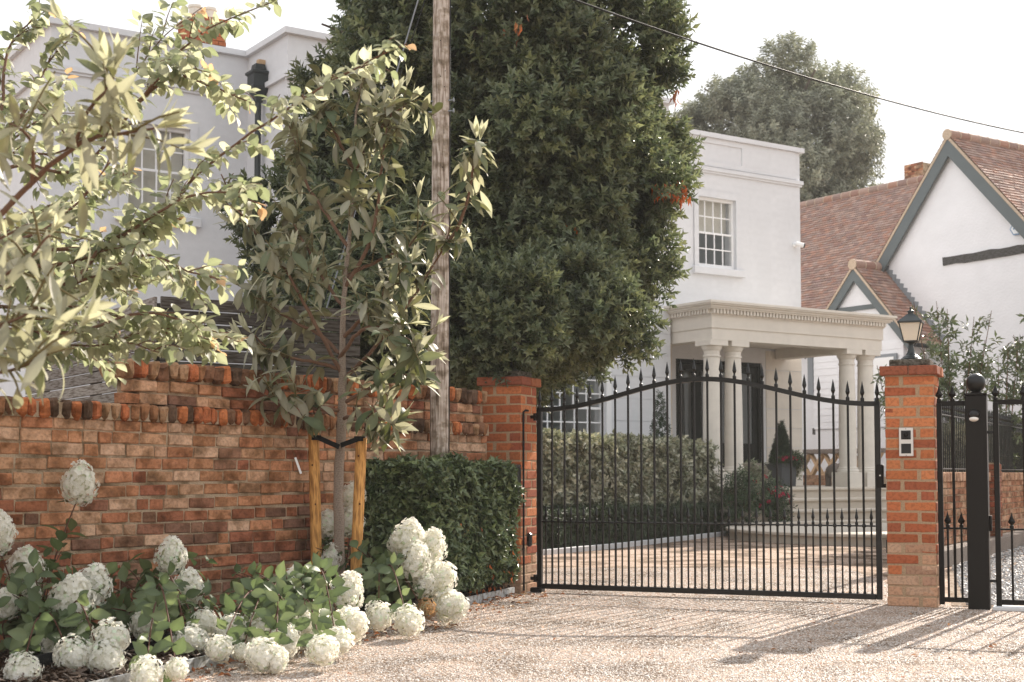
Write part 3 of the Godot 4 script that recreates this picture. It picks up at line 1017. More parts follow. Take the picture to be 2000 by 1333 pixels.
	for yy in [1.24, 0.2]:
		m = MB.new()
		m.cbox(Vector3(-0.025, yy, 0), Vector3(0.05, 0.02, 0.03), 0.003)
		part(pg, "hinge", m.mesh(), M.black_iron)
	var gs := thing("threshold_slab", "pale stone slab on the ground under the small gate", "slab", GATE * Transform3D(Basis(), Vector3(3.50, 0, 0.16)))
	m = MB.new()
	m.cbox(Vector3(0.5, 0.012, 0), Vector3(1.05, 0.03, 0.16), 0.006)
	part(gs, "stone", m.mesh(), M.kerb_white)

func iron_panel(o: Node3D, x0: float, x1: float, bars: Array, shorts: Array, top: float) -> void:
	var tip := spade(0.115, 0.012).mesh()
	var m := MB.new()
	m.cbox(Vector3((x0 + x1) / 2, top, 0), Vector3(x1 - x0, 0.035, 0.014), 0.002)
	part(o, "top_rail", m.mesh(), M.dark_steel)
	m = MB.new()
	m.cbox(Vector3((x0 + x1) / 2, 0.055, 0), Vector3(x1 - x0, 0.035, 0.014), 0.002)
	part(o, "bottom_rail", m.mesh(), M.dark_steel)
	m = MB.new()
	m.cbox(Vector3((x0 + x1) / 2, 0.56, 0), Vector3(x1 - x0, 0.014, 0.014), 0.002)
	part(o, "middle_rail", m.mesh(), M.dark_steel)
	for k in bars.size():
		var x: float = bars[k]
		m = MB.new()
		if k == 0 or (k == bars.size() - 1 and x1 > 0.5):
			m.cbox(Vector3(0, top / 2 + 0.01, 0), Vector3(0.036, top - 0.02, 0.036), 0.003)
		else:
			m.tube([Vector3(0, 0.06, 0), Vector3(0, top, 0)], [0.010, 0.010], 10, false)
		var b := part(o, "bar", m.mesh(), M.dark_steel, Transform3D(Basis(), Vector3(x, 0, 0)))
		part(b, "spade_point", tip, M.dark_steel, Transform3D(Basis(), Vector3(0, top + 0.017, 0)))
	for x in shorts:
		m = MB.new()
		m.tube([Vector3(0, 0.06, 0), Vector3(0, 0.555, 0)], [0.008, 0.008], 8, false)
		var b := part(o, "short_bar", m.mesh(), M.dark_steel, Transform3D(Basis(), Vector3(x, 0, 0)))
		part(b, "spade_point", tip, M.dark_steel, Transform3D(Basis().scaled(Vector3(0.95, 1, 0.95)), Vector3(0, 0.567, 0)))

# ------------------------------------------------------------------ white house
# a wall in the plane z, with holes [x0, x1, y0, y1]; outer face, inner face and reveals
func wall_open(m: MB, x0: float, x1: float, y0: float, y1: float, z: float, holes: Array, thick: float) -> void:
	var xs := [x0, x1]
	var ys := [y0, y1]
	for h in holes:
		for q in 2:
			if h[q] > x0 and h[q] < x1: xs.append(h[q])
			if h[q + 2] > y0 and h[q + 2] < y1: ys.append(h[q + 2])
	xs.sort()
	ys.sort()
	for i in xs.size() - 1:
		for j in ys.size() - 1:
			if xs[i + 1] - xs[i] < 1e-4 or ys[j + 1] - ys[j] < 1e-4:
				continue
			var cx: float = (xs[i] + xs[i + 1]) / 2
			var cy: float = (ys[j] + ys[j + 1]) / 2
			var open := false
			for h in holes:
				if cx > h[0] and cx < h[1] and cy > h[2] and cy < h[3]:
					open = true
			if open:
				continue
			m.quad(Vector3(xs[i], ys[j], z), Vector3(xs[i + 1], ys[j], z), Vector3(xs[i + 1], ys[j + 1], z), Vector3(xs[i], ys[j + 1], z))
			m.quad(Vector3(xs[i + 1], ys[j], z - thick), Vector3(xs[i], ys[j], z - thick), Vector3(xs[i], ys[j + 1], z - thick), Vector3(xs[i + 1], ys[j + 1], z - thick))
	for h in holes:
		var a := Vector3(h[0], h[2], z)
		var b := Vector3(h[1], h[2], z)
		var c := Vector3(h[1], h[3], z)
		var d := Vector3(h[0], h[3], z)
		var k := Vector3(0, 0, -thick)
		m.quad(a, b, b + k, a + k); m.quad(b, c, c + k, b + k); m.quad(c, d, d + k, c + k); m.quad(d, a, a + k, d + k)

func sash_window(parent: Node3D, x0: float, x1: float, y0: float, y1: float, z: float, cols: int, rows: int, sill: bool) -> MeshInstance3D:
	var f := MB.new()
	var t := 0.05
	var zf := z - 0.06
	f.bb(Vector3(x0, y0, zf - 0.07), Vector3(x0 + t, y1, zf))
	f.bb(Vector3(x1 - t, y0, zf - 0.07), Vector3(x1, y1, zf))
	f.bb(Vector3(x0 + t, y1 - t, zf - 0.07), Vector3(x1 - t, y1, zf - 0.001))
	f.bb(Vector3(x0 + t, y0, zf - 0.07), Vector3(x1 - t, y0 + 0.07, zf - 0.001))
	var w := part(parent, "window", f.mesh(), M.white_paint)
	var ym := (y0 + y1) / 2
	var half := rows / 2
	for s in 2:
		var zz := zf - 0.02 - (0.03 if s == 0 else 0.0)
		var a: float = (ym + 0.015) if s == 0 else (y0 + 0.07)
		var b: float = (y1 - t) if s == 0 else (ym - 0.015)
		var sm := MB.new()
		# meeting rail and side stiles of this sash
		sm.bb(Vector3(x0 + t, ym - 0.015 if s == 0 else ym - 0.02, zz - 0.02), Vector3(x1 - t, ym + 0.02 if s == 0 else ym + 0.015, zz + 0.008))
		part(w, "meeting_rail", sm.mesh(), M.white_paint)
		var xa := x0 + t
		var xb := x1 - t
		var wc := (xb - xa) / cols
		var hr := (b - a) / half
		for k in range(1, cols):
			var gm := MB.new()
			gm.bb(Vector3(xa + wc * k - 0.011, a, zz - 0.014), Vector3(xa + wc * k + 0.011, b, zz + 0.004))
			part(w, "glazing_bar", gm.mesh(), M.white_paint)
		for k in range(1, half):
			var gm := MB.new()
			gm.bb(Vector3(xa, a + hr * k - 0.011, zz - 0.013), Vector3(xb, a + hr * k + 0.011, zz + 0.003))
			part(w, "glazing_bar", gm.mesh(), M.white_paint)
		for i in cols:
			for j in half:
				var pm := MB.new()
				var tilt := rr(-0.0012, 0.0012)
				pm.quad(Vector3(xa + wc * i, a + hr * j, zz - 0.006 + tilt), Vector3(xa + wc * (i + 1), a + hr * j, zz - 0.006 - tilt), Vector3(xa + wc * (i + 1), a + hr * (j + 1), zz - 0.006 - tilt), Vector3(xa + wc * i, a + hr * (j + 1), zz - 0.006 + tilt))
				part(w, "pane", pm.mesh(), M.window_glass)
	if sill:
		var q := MB.new()
		q.cbox(Vector3((x0 + x1) / 2, y0 - 0.075, z + 0.02), Vector3(x1 - x0 + 0.32, 0.13, 0.14), 0.008)
		part(w, "sill", q.mesh(), M.white_render)
	return w

func make_white_house() -> void:
	rng.seed = 301
	var h := thing("white_house", "white rendered two storey house with parapet and pillared porch", "house", HOUSE)
	var XL := -14.2
	var BL := -11.32
	var BR := -4.42
	var BZ := 1.4
	var TOP := 7.1
	var BACK := -9.0
	var win_r := [-2.57, -1.66, 4.70, 5.99]
	var win_l := [-13.12, -12.2, 4.62, 5.9]
	var win_b := [-7.15, -5.76, 1.05, 2.92]
	var door := [-3.12, -1.04, 0.72, 3.0]
	var panel_r := [-3.9, -1.5, 6.66, 6.99]
	var m := MB.new()
	wall_open(m, XL, BL, 0, TOP, 0, [win_l], 0.3)
	part(h, "wall", m.mesh(), M.white_render)
	m = MB.new()
	wall_open(m, BR, 0.0, 0.0, TOP, 0, [win_r, door], 0.3)
	part(h, "wall", m.mesh(), M.white_render)
	m = MB.new()
	wall_open(m, BL, BR, 0, TOP, BZ, [win_b], 0.3)
	part(h, "wall", m.mesh(), M.white_render)
	# sides, returns, back and roof
	m = MB.new()
	m.quad(Vector3(BL, 0, 0), Vector3(BL, 0, BZ), Vector3(BL, TOP, BZ), Vector3(BL, TOP, 0))
	m.quad(Vector3(BR, 0, BZ), Vector3(BR, 0, 0), Vector3(BR, TOP, 0), Vector3(BR, TOP, BZ))
	m.quad(Vector3(XL, 0, BACK), Vector3(XL, 0, 0), Vector3(XL, TOP, 0), Vector3(XL, TOP, BACK))
	m.quad(Vector3(0, 0, 0), Vector3(0, 0, BACK), Vector3(0, TOP, BACK), Vector3(0, TOP, 0))
	m.quad(Vector3(0, 0, BACK), Vector3(XL, 0, BACK), Vector3(XL, TOP, BACK), Vector3(0, TOP, BACK))
	part(h, "side_wall", m.mesh(), M.white_render)
	m = MB.new()
	m.bb(Vector3(XL + 0.01, 6.6, BACK + 0.01), Vector3(-0.01, 6.8, -0.31))
	m.bb(Vector3(BL + 0.01, 6.6, -0.3), Vector3(BR - 0.01, 6.8, BZ - 0.31))
	m.bb(Vector3(XL + 0.01, 3.3, BACK + 0.01), Vector3(-0.01, 3.55, -0.31))
	part(h, "roof_slab", m.mesh(), M.lead)
	# coping and string course follow the front
	var line := [[XL, 0.0, BL, 0.0], [BL, BZ, BR, BZ], [BR, 0.0, 0.0, 0.0]]
	for a in line:
		m = MB.new()
		var ex := 0.07
		m.bb(Vector3(a[0] - (ex if a[0] != BR else 0.0), 7.09, a[1] - 0.34), Vector3(a[2] + (ex if a[2] != BL else 0.0), 7.175, a[1] + ex))
		part(h, "coping", m.mesh(), M.white_render)
		m = MB.new()
		var lo: float = a[0] - (0.05 if a[0] != BR else 0.0)
		var hi: float = a[2] + (0.05 if a[2] != BL else 0.0)
		m.bb(Vector3(lo, 6.47, a[1] - 0.01), Vector3(hi, 6.54, a[1] + 0.055))
		m.bb(Vector3(lo + 0.015, 6.43, a[1] - 0.01), Vector3(hi - 0.015, 6.47, a[1] + 0.03))
		part(h, "string_course", m.mesh(), M.white_render)
	for a in [[BL, 0.0, BZ], [XL, BACK, 0.0]]:
		m = MB.new()
		m.bb(Vector3(a[0] - 0.069, 7.089, a[1]), Vector3(a[0] + 0.26, 7.174, a[2] - 0.02))
		part(h, "coping", m.mesh(), M.white_render)
		m = MB.new()
		m.bb(Vector3(a[0] - 0.054, 6.471, a[1]), Vector3(a[0] + 0.01, 6.541, a[2] + 0.05))
		part(h, "string_course", m.mesh(), M.white_render)
	# raised border leaves a sunk panel in the parapet
	m = MB.new()
	wall_open(m, BR + 0.1, -0.12, 6.56, 7.088, 0.022, [panel_r], 0.021)
	m.quad(Vector3(-0.12, 6.56, 0.022), Vector3(-0.12, 6.56, 0.001), Vector3(-0.12, 7.088, 0.001), Vector3(-0.12, 7.088, 0.022))
	part(h, "parapet_panel", m.mesh(), M.white_render)
	# windows, plaster margins round them, blinds inside
	for a in [win_r, win_l]:
		sash_window(h, a[0], a[1], a[2], a[3], 0, 4, 4, true)
		m = MB.new()
		wall_open(m, a[0] - 0.11, a[1] + 0.11, a[2] - 0.01, a[3] + 0.12, 0.018, [[a[0], a[1], a[2] - 0.02, a[3]]], 0.019)
		part(h, "window_surround", m.mesh(), M.white_render)
		m = MB.new()
		m.bb(Vector3(a[0] + 0.02, (a[2] + a[3]) / 2 + (0.02 if a[0] > -5.0 else -0.55), -0.25), Vector3(a[1] - 0.02, a[3] + 0.05, -0.246))
		part(h, "blind", m.mesh(), M.blind_cloth)
	sash_window(h, win_b[0], win_b[1], win_b[2], win_b[3], BZ, 5, 8, true)
	m = MB.new()
	wall_open(m, win_b[0] - 0.1, win_b[1] + 0.1, win_b[2] - 0.01, win_b[3] + 0.1, BZ + 0.02, [[win_b[0], win_b[1], win_b[2] - 0.02, win_b[3]]], 0.021)
	part(h, "window_surround", m.mesh(), M.white_paint)
	# plaster courses with sunk joints on the ground floor
	for r in 9:
		var y := 0.35 + r * 0.362
		var y2 := y + 0.35
		for seg in [[BL + 0.005, win_b[0] - 0.101], [win_b[1] + 0.101, BR - 0.004]]:
			m = MB.new()
			m.bb(Vector3(seg[0], y, BZ - 0.01), Vector3(seg[1], y2, BZ + 0.012))
			part(h, "plaster_course", m.mesh(), M.white_render)
		if y > 0.65 and y2 < 3.3:
			for seg in [[BR + 0.02, door[0] - 0.1], [door[1] + 0.1, -0.02]]:
				m = MB.new()
				m.bb(Vector3(seg[0], y, -0.01), Vector3(seg[1], y2, 0.012))
				part(h, "plaster_course", m.mesh(), M.portland_stone)
	# rain water hopper and pipe on the return
	m = MB.new()
	var hx := BL - 0.1
	m.tube([Vector3(hx, 0.1, 0.62), Vector3(hx, 6.32, 0.62)], [0.045, 0.045], 10)
	for yy in [1.2, 3.0, 4.8]:
		m.lathe([Vector2(0.055, yy), Vector2(0.055, yy + 0.06)], 10, Transform3D(Basis(), Vector3(hx, 0, 0.62)))
	var dp := part(h, "drain_pipe", m.mesh(), M.lantern_metal)
	m = MB.new()
	m.lathe([Vector2(0.07, 6.27), Vector2(0.08, 6.33), Vector2(0.18, 6.47), Vector2(0.185, 6.49), Vector2(0.17, 6.51), Vector2(0.17, 6.66), Vector2(0.205, 6.68), Vector2(0.205, 6.71), Vector2(0.12, 6.74), Vector2(0.1, 6.82), Vector2(0.0, 6.84)], 4, Transform3D(Basis(), Vector3(hx, 0, 0.62)), PI / 4, true)
	part(dp, "hopper", m.mesh(), M.lantern_metal)
	m = MB.new()
	m.cbox(Vector3(hx + 0.05, 6.87, 0.6), Vector3(0.12, 0.07, 0.08), 0.006)
	part(dp, "clay_outlet", m.mesh(), M.terracotta)
	# chimney
	var CX := -11.24
	var ck := MB.new()
	ck.bb(Vector3(CX, 6.6, -3.1), Vector3(CX + 0.58, 8.36, -2.5))
	ck.bb(Vector3(CX - 0.05, 8.36, -3.15), Vector3(CX + 0.63, 8.44, -2.45))
	var cb := part(h, "chimney", ck.mesh(), M.pier_mortar)
	var bw := MB.new()
	brick_face(bw, CX, CX + 0.58, 6.8, 8.36, -2.49, NEW)
	brick_face(bw, CX - 0.05, CX + 0.63, 8.363, 8.44, -2.44, NEW)
	var turn := Transform3D(Basis(Vector3.UP, -PI / 2), Vector3(CX, 0, -2.8))
	brick_face(bw, -0.3, 0.3, 6.8, 8.36, 0.01, NEW, turn)
	part(cb, "brickwork", bw.mesh(), M.new_brick, Transform3D.IDENTITY, "stuff")
	for x in [CX + 0.16, CX + 0.42]:
		m = MB.new()
		m.lathe([Vector2(0.11, 8.44), Vector2(0.1, 8.64), Vector2(0.12, 8.66), Vector2(0.12, 8.7), Vector2(0.085, 8.7), Vector2(0.085, 8.5)], 14, Transform3D(Basis(), Vector3(x, 0, -2.8)))
		part(cb, "chimney_pot", m.mesh(), M.portland_stone)
	make_portico(h, door)
	var cv := thing("security_camera", "small white security camera with black lens on the house corner", "camera", HOUSE * Transform3D(Basis(), Vector3(-0.16, 5.3, 0.0)))
	m = MB.new()
	m.lathe([Vector2(0, 0), Vector2(0.05, 0), Vector2(0.05, 0.04), Vector2(0.03, 0.05), Vector2(0.02, 0.09), Vector2(0, 0.09)], 14, Transform3D(Basis(Vector3.RIGHT, PI / 2), Vector3.ZERO))
	part(cv, "mount", m.mesh(), M.white_paint)
	var hb := Basis(Vector3.UP, 0.9) * Basis(Vector3.RIGHT, PI / 2 + 0.25)
	m = MB.new()
	m.lathe([Vector2(0, -0.06), Vector2(0.04, -0.06), Vector2(0.045, -0.05), Vector2(0.045, 0.09)], 14, Transform3D(hb, Vector3(0.02, 0.0, 0.1)))
	part(cv, "body", m.mesh(), M.white_paint)
	m = MB.new()
	m.lathe([Vector2(0.046, 0.09), Vector2(0.046, 0.115), Vector2(0, 0.115)], 14, Transform3D(hb, Vector3(0.02, 0.0, 0.1)))
	part(cv, "lens", m.mesh(), M.black_plastic)

func brick_face(m: MB, x0: float, x1: float, y0: float, y1: float, z: float, palette: Array, t := Transform3D.IDENTITY) -> void:
	var y := y0 + 0.004
	var row := 0
	while y < y1 - 0.03:
		var x := x0 - (0.11 if row % 2 == 1 else 0.0)
		while x < x1:
			var a := maxf(x, x0)
			var b := minf(x + 0.215, x1)
			if b - a > 0.03:
				var p: Array = palette[rng.randi() % palette.size()]
				var f := rr(0.8, 1.15)
				m.col = Color(p[0] * f, p[1] * f, p[2] * f)
				m.box(Vector3((a + b) / 2, y + 0.0325, z + rr(-0.003, 0.003)), Vector3(b - a, 0.065, 0.03), t)
			x += 0.225
		y += 0.075
		row += 1
	m.col = Color.WHITE

func make_portico(h: Node3D, door: Array) -> void:
	var m := MB.new()
	var L := -4.36
	var R := -0.42
	var F := 2.36
	# beams on three sides and the ceiling between them
	var ent := Node3D.new()
	m.bb(Vector3(L, 3.09, F - 0.32), Vector3(R, 3.28, F))
	m.bb(Vector3(L, 3.091, 0.03), Vector3(L + 0.3, 3.28, F - 0.32))
	m.bb(Vector3(R - 0.3, 3.091, 0.03), Vector3(R, 3.28, F - 0.32))
	m.bb(Vector3(L - 0.018, 3.28, 0.02), Vector3(R + 0.018, 3.48, F + 0.018))
	var e := part(h, "porch_entablature", m.mesh(), M.portland_stone)
	m = MB.new()
	for k in [[0.03, 3.48, 3.50], [0.045, 3.50, 3.575], [0.11, 3.575, 3.60], [0.135, 3.60, 3.635], [0.17, 3.635, 3.66], [0.19, 3.66, 3.70]]:
		m.bb(Vector3(L - k[0], k[1], 0.02), Vector3(R + k[0], k[2], F + k[0]))
	m.bb(Vector3(L - 0.1, 3.70, 0.02), Vector3(R + 0.1, 3.715, F + 0.1))
	part(e, "cornice", m.mesh(), M.portland_stone)
	m = MB.new()
	var x := L - 0.04
	while x < R + 0.05:
		m.bb(Vector3(x, 3.508, F + 0.045), Vector3(x + 0.04, 3.574, F + 0.092))
		x += 0.072
	var z := 0.1
	while z < F + 0.03:
		for s in [[L - 0.092, L - 0.045], [R + 0.045, R + 0.092]]:
			m.bb(Vector3(s[0], 3.508, z), Vector3(s[1], 3.574, z + 0.04))
		z += 0.072
	part(e, "dentil_band", m.mesh(), M.portland_stone, Transform3D.IDENTITY, "stuff")
	# paired columns
	for cx in [-4.2, -3.74, -1.1, -0.64]:
		m = MB.new()
		m.cbox(Vector3(0, 0.84, 0), Vector3(0.4, 0.26, 0.4), 0.006)
		m.lathe([Vector2(0.185, 0.97), Vector2(0.19, 0.99), Vector2(0.185, 1.015), Vector2(0.165, 1.025), Vector2(0.168, 1.045), Vector2(0.15, 1.06)], 28)
		var c := part(h, "column", null, M.portland_stone, Transform3D(Basis(), Vector3(cx, 0, F - 0.19)))
		m.lathe([Vector2(0.15, 1.06), Vector2(0.15, 1.6), Vector2(0.143, 2.2), Vector2(0.13, 2.82)], 28)
		c.mesh = m.mesh()
		m = MB.new()
		m.lathe([Vector2(0.13, 2.82), Vector2(0.145, 2.825), Vector2(0.145, 2.85), Vector2(0.13, 2.855), Vector2(0.132, 2.92), Vector2(0.15, 2.94), Vector2(0.17, 2.985), Vector2(0.172, 3.0)], 28)
		m.cbox(Vector3(0, 3.045, 0), Vector3(0.38, 0.09, 0.38), 0.004)
		part(c, "capital", m.mesh(), M.portland_stone)
	# floor and steps
	var lv := [[0.72, 2.75, 0.0], [0.55, 3.07, 0.12], [0.38, 3.39, 0.24], [0.21, 3.71, 0.36]]
	for k in lv.size():
		m = MB.new()
		var a: Array = lv[k]
		m.bb(Vector3(-4.42 - a[2], 0.0 if k == 3 else a[0] - 0.17, 0.015), Vector3(0.5 + a[2], a[0] - 0.05, a[1] - 0.03))
		m.cbox(Vector3((-3.92) / 2, a[0] - 0.025, a[1] / 2 + 0.01), Vector3(4.92 + 2 * a[2] + 0.03, 0.05, a[1]), 0.012)
		part(h, "porch_floor" if k == 0 else "step", m.mesh(), M.paving_stone)
	# round low terrace in front
	m = MB.new()
	m.lathe([Vector2(0.0, 0.165), Vector2(2.36, 0.165), Vector2(2.40, 0.15), Vector2(2.40, 0.115), Vector2(2.36, 0.105), Vector2(2.36, -0.02)].map(func(p): return p), 64)
	var tt := MB.new()
	tt.lathe([Vector2(2.36, -0.02), Vector2(2.36, 0.105), Vector2(2.40, 0.115), Vector2(2.40, 0.15), Vector2(2.36, 0.165), Vector2(0.0, 0.165)], 64)
	part(h, "terrace", tt.mesh(), M.paving_stone, HOUSE.affine_inverse() * Transform3D(Basis(), Vector3(5.55, 0, -20.85)))
	# glazed doors
	var d0: float = door[0]
	var d1: float = door[1]
	m = MB.new()
	m.bb(Vector3(d0, 0.72, -0.16), Vector3(d0 + 0.06, 3.0, -0.03))
	m.bb(Vector3(d1 - 0.06, 0.72, -0.16), Vector3(d1, 3.0, -0.03))
	m.bb(Vector3(d0 + 0.06, 2.93, -0.16), Vector3(d1 - 0.06, 3.0, -0.031))
	var df := part(h, "door_frame", m.mesh(), M.door_paint)
	var wleaf := (d1 - d0 - 0.12) / 4
	for k in 4:
		var a := d0 + 0.06 + wleaf * k + 0.003
		var b := a + wleaf - 0.006
		m = MB.new()
		wall_open(m, a, b, 0.74, 2.925, -0.07, [[a + 0.1, b - 0.1, 1.5, 2.8], [a + 0.1, b - 0.1, 0.9, 1.38]], 0.045)
		var leaf := part(h, "door", m.mesh(), M.door_paint)
		m = MB.new()
		m.bb(Vector3(a + 0.099, 0.899, -0.105), Vector3(b - 0.099, 1.381, -0.085))
		part(leaf, "door_panel", m.mesh(), M.door_paint)
		m = MB.new()
		m.quad(Vector3(a + 0.099, 1.499, -0.09), Vector3(b - 0.099, 1.499, -0.09), Vector3(b - 0.099, 2.801, -0.09), Vector3(a + 0.099, 2.801, -0.09))
		part(leaf, "pane", m.mesh(), M.window_glass)
		if k == 1 or k == 2:
			m = MB.new()
			m.ball(Vector3(b - 0.05 if k == 1 else a + 0.05, 1.7, -0.04), Vector3(0.025, 0.025, 0.025))
			part(leaf, "handle", m.mesh(), M.brushed_steel)

# ------------------------------------------------------------------ tiled cottage
var CLAY := [[0.40, 0.255, 0.20], [0.36, 0.21, 0.165], [0.45, 0.30, 0.24], [0.35, 0.245, 0.205], [0.40, 0.28, 0.235], [0.43, 0.24, 0.175], [0.33, 0.215, 0.185]]

# tiles on the slope from eave line a-b up by vector s; normal n
func tile_slope(m: MB, a: Vector3, b: Vector3, s: Vector3, n: Vector3, clip: Callable) -> void:
	var along := (b - a).normalized()
	var long := (b - a).length()
	var up := s.normalized()
	var rows := int(s.length() / 0.1)
	for r in rows:
		var x := -0.08 if r % 2 == 1 else 0.0
		while x < long:
			var x0 := maxf(x, 0.0)
			var x1 := minf(x + 0.162, long)
			x += 0.165
			if x1 - x0 < 0.02:
				continue
			var o := a + along * x0 + up * (r * 0.1)
			var mid := o + along * ((x1 - x0) / 2)
			if not (clip as Callable).call(mid):
				continue
			var w := along * (x1 - x0)
			var p: Array = CLAY[rng.randi() % CLAY.size()]
			var f := rr(0.82, 1.12)
			m.col = Color(p[0] * f, p[1] * f, p[2] * f)
			var lift := n * (0.03 + rr(-0.004, 0.006))
			var lo := up * rr(-0.006, 0.004)
			var u := up * 0.105
			m.quad(o + lift + lo, o + w + lift + lo, o + w + u + n * 0.014, o + u + n * 0.014)
			m.quad(o + n * 0.008 + lo, o + w + n * 0.008 + lo, o + w + lift + lo, o + lift + lo)
	m.col = Color.WHITE

func ridge_tiles(parent: Node, a: Vector3, b: Vector3) -> void:
	var d := (b - a).normalized()
	var k := 0
	var x := 0.0
	var long := (b - a).length()
	while x < long - 0.1:
		var p: Array = CLAY[k % CLAY.size()]
		var m := MB.new()
		m.col = Color(p[0] * 0.95, p[1] * 0.95, p[2] * 0.95)
		m.tube([Vector3.ZERO, Vector3(minf(0.31, long - x), 0, 0)], [0.115, 0.112], 12)
		part(parent, "ridge_tile", m.mesh(), M.roof_clay, Transform3D(aim(d, Vector3.UP), a + d * x))
		m = MB.new()
		m.tube([Vector3(-0.012, 0, 0), Vector3(0.012, 0, 0)], [0.119, 0.119], 12)
		part(parent, "ridge_joint", m.mesh(), M.verge_mortar, Transform3D(aim(d, Vector3.UP), a + d * x))
		x += 0.322
		k += 1

func make_cottage() -> void:
	rng.seed = 401
	var c := thing("tiled_cottage", "white painted brick cottage with steep clay tile roofs and grey gable boards", "house", COTTAGE)
	var AX := 0.13      # gable apex
	var AY := 8.10
	var SL := 1.225     # gable pitch
	var SR := 1.10
	var EY := 3.9
	var GX := AX + (AY - EY) / SR
	var GL := -1.98
	var m := MB.new()
	m.prism(PackedVector2Array([Vector2(GL, 0), Vector2(GX, 0), Vector2(GX, EY), Vector2(AX, AY - 0.05), Vector2(GL, AY - 0.05 - (AX - GL) * SL)]), -0.3, 0.0)
	part(c, "gable_wall", m.mesh(), M.painted_brick)
	m = MB.new()
	wall_open(m, -11.0, GL, 0, 4.1, -0.02, [[-4.05, -3.05, 2.8, 3.85]], 0.25)
	m.quad(Vector3(-11, 0, -8), Vector3(-11, 0, -0.02), Vector3(-11, 4.1, -0.02), Vector3(-11, 4.1, -8))
	m.quad(Vector3(GX, 0, 0), Vector3(GX, 0, -8), Vector3(GX, EY, -8), Vector3(GX, EY, 0))
	m.quad(Vector3(GX, 0, -8), Vector3(-11, 0, -8), Vector3(-11, 4.2, -8), Vector3(GX, 4.2, -8))
	part(c, "wall", m.mesh(), M.painted_brick)
	# main roof
	var RZ := -4.0
	var RY := 8.36
	m = MB.new()
	m.prism(PackedVector2Array([Vector2(0.22, EY), Vector2(0.22, EY + 0.05), Vector2(RZ, RY), Vector2(-8.2, EY + 0.05), Vector2(-8.2, EY), Vector2(RZ, RY - 0.12)]), -11.2, GL - 0.02, Transform3D(Basis(Vector3(0, 0, 1), Vector3(0, 1, 0), Vector3(1, 0, 0)), Vector3.ZERO))
	var rf := part(c, "roof", m.mesh(), M.lead)
	m = MB.new()
	var sv := Vector3(0, RY - EY - 0.05, RZ - 0.22)
	tile_slope(m, Vector3(-11.2, EY + 0.05, 0.22), Vector3(GL - 0.02, EY + 0.05, 0.22), sv, Vector3(0, -sv.z, sv.y).normalized(), func(_p): return true)
	part(rf, "roof_tiles", m.mesh(), M.roof_clay, Transform3D.IDENTITY, "stuff")
	ridge_tiles(c, Vector3(-11.2, RY + 0.0, RZ), Vector3(GL, RY + 0.0, RZ))
	# gable roof, two slopes with tiles and mortared verge
	m = MB.new()
	var ov := 0.16
	m.prism(PackedVector2Array([Vector2(AX, AY + 0.02), Vector2(GX + 0.3, EY - 0.31), Vector2(GX + 0.3, EY - 0.39), Vector2(AX, AY - 0.06), Vector2(GL - 0.1, AY - 0.06 - (AX - GL + 0.1) * SL), Vector2(GL - 0.1, AY + 0.02 - (AX - GL + 0.1) * SL)]), -7.0, ov)
	var gr := part(c, "gable_roof", m.mesh(), M.verge_mortar)
	m = MB.new()
	var sr := Vector3(AX - GX - 0.3, AY - EY + 0.33, 0)
	tile_slope(m, Vector3(GX + 0.3, EY - 0.31, ov - 0.01), Vector3(GX + 0.3, EY - 0.31, -7.0), sr, Vector3(sr.y, -sr.x, 0).normalized(), func(_p): return true)
	var sl := Vector3(AX - GL + 0.1, (AX - GL + 0.1) * SL, 0)
	tile_slope(m, Vector3(GL - 0.1, AY + 0.02 - (AX - GL + 0.1) * SL, -4.5), Vector3(GL - 0.1, AY + 0.02 - (AX - GL + 0.1) * SL, ov - 0.01), sl, Vector3(-sl.y, sl.x, 0).normalized(), func(_p): return true)
	part(gr, "roof_tiles", m.mesh(), M.roof_clay, Transform3D.IDENTITY, "stuff")
	ridge_tiles(c, Vector3(AX, AY + 0.03, ov), Vector3(AX, AY + 0.03, -7.0))
	# barge boards
	for s in [[GL - 0.08, -1.0], [GX + 0.25, 1.0]]:
		m = MB.new()
		var xe: float = s[0]
		var ye: float = AY - absf(xe - AX) * (SL if s[1] < 0.0 else SR)
		m.prism(PackedVector2Array([Vector2(AX, AY - 0.06), Vector2(xe, ye - 0.06), Vector2(xe, ye - 0.43), Vector2(AX, AY - 0.43)]), ov - 0.06, ov - 0.012)
		part(c, "barge_board", m.mesh(), M.barge_paint)
	# timber across the gable
	m = MB.new()
	var bp := [Vector2(-0.12, 5.38), Vector2(9, 5.42)]
	var tp := PackedVector2Array([Vector2(-0.14, 5.37)])
	for k in 13:
		tp.append(Vector2(-0.14 + k * 0.22 + 0.1, 5.375 + rr(-0.014, 0.014)))
	for k in 13:
		tp.append(Vector2(2.62 - k * 0.22, 5.555 + rr(-0.018, 0.014)))
	tp.append(Vector2(-0.15, 5.55))
	m.prism(tp, -0.02, 0.035)
	part(c, "timber", m.mesh(), M.old_beam)
	# little gabled porch
	var PX := -1.83
	var PY := 5.50
	var PZ := 0.95
	var PS := 1.10
	var PB := 3.85
	var pw := (PY - PB) / PS
	m = MB.new()
	m.prism(PackedVector2Array([Vector2(PX - pw + 0.2, 0.1), Vector2(PX + pw - 0.2, 0.1), Vector2(PX + pw - 0.2, PB + 0.22), Vector2(PX, PY - 0.06), Vector2(PX - pw + 0.2, PB + 0.22)]), 0.002, PZ - 0.12)
	var pch := part(c, "porch_wall", m.mesh(), M.painted_brick)
	m = MB.new()
	m.prism(PackedVector2Array([Vector2(PX, PY + 0.02), Vector2(PX + pw + 0.1, PB - 0.1), Vector2(PX + pw + 0.1, PB - 0.16), Vector2(PX, PY - 0.05), Vector2(PX - pw - 0.1, PB - 0.16), Vector2(PX - pw - 0.1, PB - 0.1)]), 0.002, PZ + 0.02)
